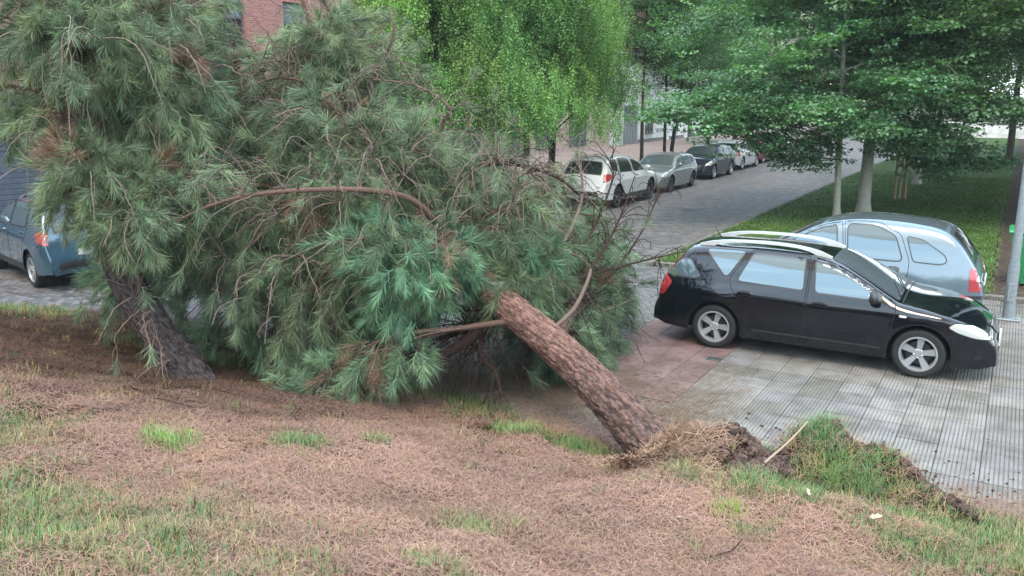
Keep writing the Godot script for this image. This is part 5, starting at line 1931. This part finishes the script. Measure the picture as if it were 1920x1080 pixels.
func estate_car() -> Dictionary:
	var d := {"L": 4.47, "W": 1.79, "axle": [0.95, 3.60], "arch": 0.37, "wr": 0.318, "rim": 0.70, "prof": PROF, "category": "car", "fr": [0.85, 0.34], "rr": [0.5, 0.16],
		"top": [[0.07, 0.30], [0.0, 0.42], [0.0, 0.56], [0.05, 0.66], [0.09, 0.72], [0.12, 0.95], [0.20, 1.08], [0.42, 1.38], [0.46, 1.43], [0.6, 1.455], [1.0, 1.478], [1.6, 1.488], [2.1, 1.468], [2.45, 1.42], [2.78, 1.275], [3.25, 1.015], [3.36, 0.965], [3.7, 0.925], [4.05, 0.835], [4.27, 0.73], [4.39, 0.62], [4.455, 0.50], [4.47, 0.38], [4.44, 0.27], [4.37, 0.21]],
		"bot": [[0.07, 0.30], [0.2, 0.26], [0.5, 0.24], [1.3, 0.21], [3.2, 0.20], [3.95, 0.19], [4.3, 0.18], [4.40, 0.21]],
		"roll": [0.31, 0.1], "rails": [0.58, 2.42], "mirror": [3.02, 0.96], "mirror_mat": M.black_trim, "antenna": 0.75,
		"doors": [
			{"poly": [[2.20, 0.27], [2.20, 1.41], [2.48, 1.392], [2.80, 1.255], [3.24, 0.99], [3.30, 0.86], [3.25, 0.62], [3.18, 0.27]], "window": [[2.29, 0.965], [2.25, 1.365], [2.46, 1.345], [2.74, 1.225], [3.10, 0.995], [3.10, 0.945]], "handle": [2.36, 0.83]},
			{"poly": [[1.46, 0.27], [2.17, 0.27], [2.17, 1.41], [1.36, 1.42], [1.13, 1.03], [1.16, 0.92], [1.36, 0.66], [1.42, 0.5]], "window": [[1.24, 1.01], [1.41, 1.375], [2.10, 1.372], [2.13, 0.975]], "handle": [1.36, 0.86]}],
		"side_glass": [[[0.74, 1.385], [1.29, 1.395], [1.10, 1.07], [1.05, 1.06]], [[0.20, 1.0], [0.40, 1.23], [0.52, 1.24], [0.70, 1.02], [0.66, 0.99]]],
		"tail_light": [["tail_light", [[0.02, 0.72], [0.05, 0.66], [0.20, 0.72], [0.31, 0.90], [0.20, 0.99], [0.42, 1.29], [0.36, 1.36], [0.10, 0.97]], "red_lens"]],
		"headlight": [[3.90, 0.715], [3.98, 0.765], [4.20, 0.73], [4.36, 0.63], [4.41, 0.56], [4.20, 0.59], [4.02, 0.65]],
		"side_parts": [["side_repeater", [[3.34, 0.775], [3.43, 0.775], [3.43, 0.80], [3.34, 0.805]], "white_lens"], ["fog_lamp", [[4.20, 0.30], [4.31, 0.31], [4.30, 0.38], [4.21, 0.38]], "dark_gap"], ["rubbing_strip", [[1.48, 0.335], [3.16, 0.325], [3.16, 0.355], [1.48, 0.365]], "black_trim", 0.008], ["bumper_seam", [[0.06, 0.652], [0.56, 0.598], [0.56, 0.607], [0.06, 0.661]], "dark_gap", 0.002], ["bumper_seam", [[3.983, 0.645], [3.994, 0.645], [3.966, 0.50], [3.955, 0.50]], "dark_gap", 0.002], ["fuel_flap_seam", [[0.78, 0.84], [0.93, 0.84], [0.93, 0.846], [0.78, 0.846]], "dark_gap", 0.002]],
		"over": [["windscreen", ["tx", 3.27, 0.90], ["tx", 2.47, 0.93], "screen"], ["windscreen_seal", ["tx", 3.31, 0.95], ["tx", 2.43, 0.97], "black_trim", 0.003], ["sunroof", ["tx", 1.45, 0.62], ["tx", 2.2, 0.62], "dark_glass", 0.004], ["rear_window", ["tail", 1.03, 0.86], ["tail", 1.34, 0.86], "dark_glass"], ["grille", ["nose", 0.64, 0.34], ["nose", 0.53, 0.30], "black_trim"], ["grille_bar", ["nose", 0.655, 0.36], ["nose", 0.64, 0.36], "chrome", 0.012], ["lower_grille", ["nose", 0.40, 0.6], ["nose", 0.29, 0.55], "dark_gap"], ["bonnet_seam", ["tx", 3.36, 0.96], ["tx", 3.345, 0.96], "dark_gap", 0.002]],
		"plate": [["nose", 0.46], ["tail", 0.82]], "wiper": [[3.30, 0.2, 3.12, -0.6], [3.30, 0.75, 3.14, 0.05]]}
	return d

func hatch_mpv() -> Dictionary:
	return {"L": 4.28, "W": 1.75, "axle": [0.75, 3.51], "arch": 0.36, "wr": 0.31, "prof": [[0.15, 0.92], [0.35, 0.97], [0.6, 0.995], [0.8, 1.0], [0.84, 0.992], [0.93, 0.955], [1.03, 0.912], [1.12, 0.882], [1.21, 0.846], [1.3, 0.804], [1.39, 0.756], [1.48, 0.70], [1.55, 0.655], [1.8, 0.6]], "category": "car", "fr": [0.8, 0.3], "rr": [0.6, 0.16],
		"top": [[0.08, 0.30], [0.0, 0.44], [0.0, 0.60], [0.05, 0.78], [0.12, 0.98], [0.36, 1.34], [0.56, 1.52], [0.8, 1.585], [1.3, 1.63], [1.8, 1.635], [2.2, 1.59], [2.5, 1.50], [2.9, 1.28], [3.35, 1.05], [3.5, 1.0], [3.85, 0.90], [4.10, 0.78], [4.22, 0.62], [4.27, 0.48], [4.28, 0.38], [4.22, 0.24]],
		"bot": [[0.08, 0.30], [0.3, 0.25], [1.2, 0.21], [3.1, 0.20], [4.0, 0.2], [4.24, 0.25]],
		"mirror": [3.0, 1.02], "mirror_mat": M.black_trim, "antenna": 0.8, "round": 0.08,
		"doors": [
			{"poly": [[2.10, 0.27], [2.02, 1.0], [2.12, 1.55], [2.42, 1.49], [2.95, 1.22], [3.22, 1.03], [3.22, 0.7], [3.12, 0.27]], "window": [[2.13, 1.02], [2.20, 1.49], [2.40, 1.455], [2.80, 1.26], [3.02, 1.06], [3.0, 1.0]], "handle": [2.2, 0.93], "handle_mat": M.black_trim},
			{"poly": [[1.22, 0.40], [2.06, 0.27], [1.99, 1.0], [2.08, 1.57], [1.55, 1.56], [1.22, 1.40], [1.06, 1.02], [1.06, 0.8]], "window": [[1.16, 1.01], [1.30, 1.37], [1.58, 1.50], [2.02, 1.505], [1.95, 1.01]], "handle": [1.28, 0.90], "handle_mat": M.black_trim}],
		"side_glass": [[[1.0, 1.02], [1.13, 1.38], [0.90, 1.34], [0.58, 1.14], [0.54, 1.05], [0.62, 1.01]]],
		"tail_light": [["tail_light", [[0.02, 0.64], [0.20, 0.63], [0.22, 0.97], [0.10, 1.02], [0.05, 0.9]], "red_lens"], ["tail_lens", [[0.045, 0.79], [0.12, 0.79], [0.12, 0.87], [0.05, 0.87]], "white_lens", 0.012]],
		"headlight": [[3.85, 0.72], [4.0, 0.82], [4.16, 0.72], [4.2, 0.62], [4.0, 0.63]],
		"side_parts": [["bumper_strip", [[0.01, 0.52], [0.4, 0.52], [0.4, 0.57], [0.01, 0.57]], "black_trim"], ["door_strip", [[1.2, 0.56], [3.1, 0.56], [3.1, 0.61], [1.2, 0.61]], "black_trim"]],
		"over": [["windscreen", ["tx", 3.3, 0.92], ["tx", 2.45, 0.94], "screen"], ["rear_window", ["tail", 1.04, 0.84], ["tail", 1.46, 0.84], "dark_glass"], ["rear_panel", ["tail", 0.99, 0.92], ["tail", 1.50, 0.95], "black_trim", 0.003], ["roof_skin", ["tx", 0.62, 0.95], ["tx", 2.35, 0.95], paint(Color(0.05, 0.058, 0.065)), 0.004]],
		"plate": [["tail", 0.70], ["nose", 0.42]]}

# a tall five-door, scaled to length and height
func tall_car(L: float, H: float, W: float, wr: float) -> Dictionary:
	var sx := L / 4.3
	var sy := H / 1.66
	var f := func(a: Array) -> Array: return fit(a, sx, sy)
	return {"L": L, "W": W, "axle": [0.86 * sx, 3.44 * sx], "arch": wr + 0.06, "wr": wr, "prof": PROF_TALL, "fr": [0.8, 0.3], "rr": [0.5, 0.14], "broad": 1.25,
		"top": f.call([[0.08, 0.34], [0.0, 0.48], [0.0, 0.66], [0.05, 0.80], [0.10, 1.0], [0.18, 1.12], [0.42, 1.46], [0.48, 1.55], [0.7, 1.60], [1.2, 1.65], [1.7, 1.66], [2.2, 1.62], [2.5, 1.55], [2.85, 1.34], [3.2, 1.12], [3.3, 1.07], [3.7, 1.02], [4.02, 0.93], [4.2, 0.80], [4.28, 0.62], [4.3, 0.46], [4.24, 0.30]]),
		"bot": f.call([[0.08, 0.34], [0.3, 0.30], [1.2, 0.26], [3.1, 0.26], [4.0, 0.24], [4.25, 0.30]]),
		"mirror": [3.0 * sx, 1.10 * sy], "rails": [0.65 * sx, 2.4 * sx],
		"doors": [
			{"poly": f.call([[2.10, 0.32], [2.10, 1.58], [2.45, 1.53], [2.8, 1.33], [3.12, 1.10], [3.18, 0.85], [3.05, 0.32]]), "window": f.call([[2.17, 1.09], [2.16, 1.53], [2.42, 1.48], [2.75, 1.28], [2.98, 1.08]]), "handle": [2.28 * sx, 0.98 * sy]},
			{"poly": f.call([[1.30, 0.42], [2.07, 0.32], [2.07, 1.58], [1.2, 1.58], [1.05, 1.12], [1.05, 0.95], [1.22, 0.75]]), "window": f.call([[1.13, 1.13], [1.26, 1.53], [2.02, 1.53], [2.03, 1.09]]), "handle": [1.25 * sx, 1.02 * sy]}],
		"side_glass": [f.call([[0.58, 1.22], [0.66, 1.46], [1.14, 1.52], [1.0, 1.16]])],
		"tail_light": [["tail_light", f.call([[0.03, 0.86], [0.30, 0.93], [0.52, 1.05], [0.34, 1.12], [0.14, 1.12], [0.06, 1.0]]), "red_lens"]],
		"headlight": f.call([[3.78, 0.86], [3.98, 0.94], [4.18, 0.83], [4.24, 0.72], [4.0, 0.75]]),
		"cladding": f.call([[1.25, 0.27], [3.05, 0.27], [3.05, 0.40], [1.25, 0.40]]),
		"over": [["windscreen", ["tx", 3.18 * sx, 0.92], ["tx", 2.52 * sx, 0.94], "screen"], ["rear_window", ["tail", 1.14 * sy, 0.84], ["tail", 1.47 * sy, 0.84], "dark_glass"], ["rear_seal", ["tail", 1.10 * sy, 0.88], ["tail", 1.50 * sy, 0.9], "black_trim", 0.003], ["rear_bumper_trim", ["tail", 0.44 * sy, 0.9], ["tail", 0.58 * sy, 0.9], "black_trim"], ["grille", ["nose", 0.78 * sy, 0.5], ["nose", 0.60 * sy, 0.45], "black_trim"], ["lower_grille", ["nose", 0.50 * sy, 0.7], ["nose", 0.38 * sy, 0.7], "dark_gap"]],
		"plate": [["nose", 0.54 * sy], ["tail", 0.72 * sy]]}

func low_car(L: float, H: float, W: float, wr: float) -> Dictionary:
	var sx := L / 4.0
	var sy := H / 1.44
	var f := func(a: Array) -> Array: return fit(a, sx, sy)
	return {"L": L, "W": W, "axle": [0.72 * sx, 3.22 * sx], "arch": wr + 0.05, "wr": wr, "prof": fit(PROF, sy, 1.0), "fr": [0.6, 0.3], "rr": [0.4, 0.14],
		"top": f.call([[0.08, 0.28], [0.0, 0.42], [0.0, 0.58], [0.05, 0.78], [0.12, 0.96], [0.34, 1.30], [0.42, 1.36], [0.7, 1.40], [1.2, 1.435], [1.7, 1.43], [2.1, 1.38], [2.35, 1.28], [2.8, 1.0], [2.92, 0.95], [3.3, 0.92], [3.65, 0.85], [3.87, 0.72], [3.97, 0.55], [4.0, 0.4], [3.94, 0.22]]),
		"bot": f.call([[0.08, 0.28], [0.3, 0.22], [1.1, 0.19], [2.9, 0.19], [3.7, 0.19], [3.95, 0.22]]),
		"mirror": [2.62 * sx, 0.97 * sy],
		"doors": [
			{"poly": f.call([[1.75, 0.25], [1.75, 1.37], [2.1, 1.34], [2.4, 1.2], [2.72, 0.99], [2.80, 0.8], [2.72, 0.25]]), "window": f.call([[1.82, 0.96], [1.81, 1.33], [2.08, 1.29], [2.36, 1.14], [2.60, 0.97]]), "handle": [1.9 * sx, 0.86 * sy]},
			{"poly": f.call([[1.12, 0.45], [1.30, 0.25], [1.72, 0.25], [1.72, 1.37], [0.98, 1.36], [0.88, 1.0], [0.92, 0.8]]), "window": f.call([[0.95, 0.98], [1.04, 1.32], [1.68, 1.33], [1.69, 0.96]]), "handle": [1.02 * sx, 0.88 * sy]}],
		"side_glass": [f.call([[0.52, 1.06], [0.6, 1.26], [0.92, 1.31], [0.82, 1.02]])],
		"tail_light": [["tail_light", f.call([[0.02, 0.70], [0.20, 0.72], [0.24, 0.92], [0.10, 0.97]]), "red_lens"]],
		"headlight": f.call([[3.52, 0.74], [3.68, 0.82], [3.86, 0.74], [3.92, 0.62], [3.7, 0.60]]),
		"over": [["windscreen", ["tx", 2.80 * sx, 0.92], ["tx", 2.16 * sx, 0.94], "sky_screen"], ["rear_window", ["tail", 1.02 * sy, 0.84], ["tail", 1.30 * sy, 0.84], "dark_glass"], ["grille", ["nose", 0.64 * sy, 0.82], ["nose", 0.42 * sy, 0.8], "black_trim"], ["grille_bar", ["nose", 0.535 * sy, 0.78], ["nose", 0.515 * sy, 0.78], "chrome", 0.012], ["lower_grille", ["nose", 0.37 * sy, 0.8], ["nose", 0.28 * sy, 0.8], "dark_gap"]],
		"plate": [["nose", 0.40 * sy], ["tail", 0.66 * sy]]}

func make_cars() -> void:
	rng.seed = 31
	var e := estate_car()
	make_car("estate_car", "black estate car with silver roof rails parked on the ribbed paving", e, paint(Color(0.003, 0.004, 0.007), 0.0, 0.25), Vector3(-2.20, 0.02, -12.42), 0.0)
	make_car("hatchback_car", "silver blue tall hatchback with dark roof parked behind the black estate", hatch_mpv(), paint(Color(0.125, 0.17, 0.205), 0.35), Vector3(-2.38, 0.02, -15.15), PI)
	var s := tall_car(4.28, 1.66, 1.78, 0.335)
	s["rail_mat"] = M.chrome
	make_car("blue_car", "dark blue tall car half out of the picture at the left edge", s, paint(Color(0.05, 0.10, 0.145), 0.4, 0.5), Vector3(-16.9, 0.0, -10.2), deg_to_rad(165.0))
	var q := tall_car(4.75, 1.70, 1.92, 0.37)
	q["glass"] = M.dark_glass
	q["rim_mat"] = M.black_trim
	q.erase("rails")
	var row := "cars parked along the left side of the street"
	make_car("white_car", "white tall car seen from behind at the near end of the row", q, paint(Color(0.52, 0.52, 0.51)), Vector3(-12.15, 0.0, -27.3), PI / 2, row)
	var m := low_car(4.0, 1.43, 1.75, 0.31)
	m["rim_mat"] = M.black_trim
	make_car("grey_car", "silver grey small car with black grille facing the white one", m, paint(Color(0.18, 0.205, 0.205), 0.4), Vector3(-12.25, 0.0, -32.6), -PI / 2, row)
	var b := low_car(4.1, 1.48, 1.75, 0.32)
	make_car("navy_car", "dark navy hatchback, third in the parked row, facing the camera", b, paint(Color(0.018, 0.024, 0.038)), Vector3(-12.5, 0.0, -38.8), -PI / 2, row)
	var w := low_car(4.3, 1.47, 1.78, 0.32)
	make_car("pale_car", "small white car, fourth in the parked row behind the navy one", w, paint(Color(0.47, 0.46, 0.46)), Vector3(-12.85, 0.0, -44.6), PI / 2, row)
	var r := low_car(4.1, 1.46, 1.76, 0.31)
	make_car("red_car", "dark red car parked beyond the small white one", r, paint(Color(0.20, 0.025, 0.03)), Vector3(-13.1, 0.0, -49.6), PI / 2, row)
	make_car("red_car", "brownish car at the far end of the parked row", low_car(4.2, 1.47, 1.76, 0.31), paint(Color(0.13, 0.045, 0.035)), Vector3(-13.2, 0.0, -55.0), PI / 2, row)
	var k := tall_car(4.2, 1.58, 1.76, 0.33)
	k["rail_mat"] = M.rail
	make_car("dark_car", "dark car with a pale roof rail behind the blue one, under the pine", k, paint(Color(0.03, 0.035, 0.045)), Vector3(-17.3, 0.0, -14.3), PI)

# ---------------------------------------------------------------- lamp, bin, stakes, drain
func make_street_things() -> void:
	var t := thing("street_lamp", "pale grey lamp post with a glass globe at the right edge", "street lamp", Vector3(0.12, 0.02, -15.6))
	var mb := MB.new()
	mb.tube(PackedVector3Array([Vector3(0, 0, 0), Vector3(0, 0.9, 0), Vector3(0, 0.92, 0), Vector3(0, 3.86, 0)]), PackedFloat32Array([0.085, 0.082, 0.066, 0.05]), 16, Color.WHITE, true)
	obj("post", mb, M.galv, t)
	var bs := MB.new()
	bs.box(Vector3(0, 0.015, 0), Vector3(0.34, 0.03, 0.34), 0.008)
	for sx in [-0.12, 0.12]:
		for sz in [-0.12, 0.12]:
			bs.ball(Vector3(sx, 0.04, sz), Vector3(0.018, 0.016, 0.018), 6, 4)
	obj("base_plate", bs, M.galv, t)
	var cp := MB.new()
	cp.lathe(PackedVector2Array([Vector2(0.05, 3.80), Vector2(0.09, 3.84), Vector2(0.12, 3.92), Vector2(0.13, 3.96), Vector2(0.0001, 3.97)]), 16)
	obj("collar", cp, M.galv, t)
	var gl := MB.new()
	gl.ball(Vector3(0, 4.16, 0), Vector3(0.23, 0.23, 0.23), 24, 16)
	obj("globe", gl, M.globe, t)
	var dr := MB.new()
	dr.box(Vector3(0, 0.45, 0.083), Vector3(0.09, 0.3, 0.012), 0.004)
	obj("hatch", dr, M.galv, t)

	var bn := thing("wheelie_bin", "green plastic wheelie bin standing behind the lamp post", "bin", Vector3(0.62, 0.0, -18.6))
	var body := MB.new()
	var lo := [Vector3(-0.42, 0.12, -0.3), Vector3(0.42, 0.12, -0.3), Vector3(0.42, 0.12, 0.3), Vector3(-0.42, 0.12, 0.3)]
	var hi := [Vector3(-0.6, 1.06, -0.42), Vector3(0.6, 1.06, -0.42), Vector3(0.6, 1.06, 0.42), Vector3(-0.6, 1.06, 0.42)]
	for k in 4:
		var h: Vector3 = (lo[k] + lo[(k + 1) % 4]) * Vector3(1, 0, 1)
		body.fquad(lo[k], lo[(k + 1) % 4], hi[(k + 1) % 4], hi[k], h)
	body.fquad(lo[0], lo[1], lo[2], lo[3], Vector3.DOWN)
	obj("tub", body, M.bin, bn)
	var ribs := MB.new()
	for k in 5:
		ribs.box(Vector3(-0.4 + 0.2 * k, 0.62, 0.385), Vector3(0.05, 0.8, 0.04), 0.012, Basis(Vector3.RIGHT, 0.125))
	obj("rib", ribs, M.bin, bn)
	var lid := MB.new()
	lid.box(Vector3(0, 1.09, 0), Vector3(1.28, 0.06, 0.92), 0.02)
	lid.box(Vector3(0, 1.15, 0), Vector3(1.1, 0.07, 0.74), 0.03)
	obj("lid", lid, M.bin, bn)
	for s in [-0.38, 0.38]:
		for z in [-0.24, 0.24]:
			var wl := MB.new()
			wl.lathe(PackedVector2Array([Vector2(0.0001, -0.03), Vector2(0.09, -0.03), Vector2(0.1, 0.0), Vector2(0.09, 0.03), Vector2(0.0001, 0.03)]), 16, Transform3D(Basis(Vector3.BACK, PI / 2), Vector3(s, 0.1, z)))
			obj("wheel", wl, M.rubber, bn)

	for q in [[-3.60, -32.2, 0.03, "wooden stake on the street side of the tied young tree"], [-3.30, -32.5, -0.03, "wooden stake on the lawn side of the tied young tree"]]:
		var st := MB.new()
		st.tube(PackedVector3Array([Vector3(0, -0.1, 0), Vector3(q[2], 2.0, 0), Vector3(q[2] * 1.1, 2.06, 0)]), PackedFloat32Array([0.055, 0.05, 0.03]), 10, Color.WHITE, true)
		var o := obj("tree_stake", st, M.stake)
		o.position = Vector3(q[0], 0.1, q[1])
		tag(o, q[3], "stake", "stakes of the young lawn tree")
	var dn := thing("drain_grate", "small dark drain grate set in the paving beside the rear wheel", "drain", Vector3(-3.30, 0.02, -11.05))
	var fr := MB.new()
	fr.box(Vector3(0, 0.004, 0), Vector3(0.2, 0.014, 0.14), 0.004)
	obj("frame", fr, M.frame, dn)
	for k in 5:
		var b := MB.new()
		b.box(Vector3(-0.07 + 0.035 * k, 0.013, 0), Vector3(0.014, 0.008, 0.11), 0.002)
		obj("bar", b, M.black_trim, dn)
	var ct := MB.new()
	ct.lathe(PackedVector2Array([Vector2(0.36, 0.003), Vector2(0.33, 0.01), Vector2(0.0001, 0.012)]), 24, Transform3D(Basis(), Vector3(-8.9, 0.0, -26.5)))
	tag(obj("manhole_cover", ct, M.black_trim), "dark round cover in the middle of the street", "manhole cover")
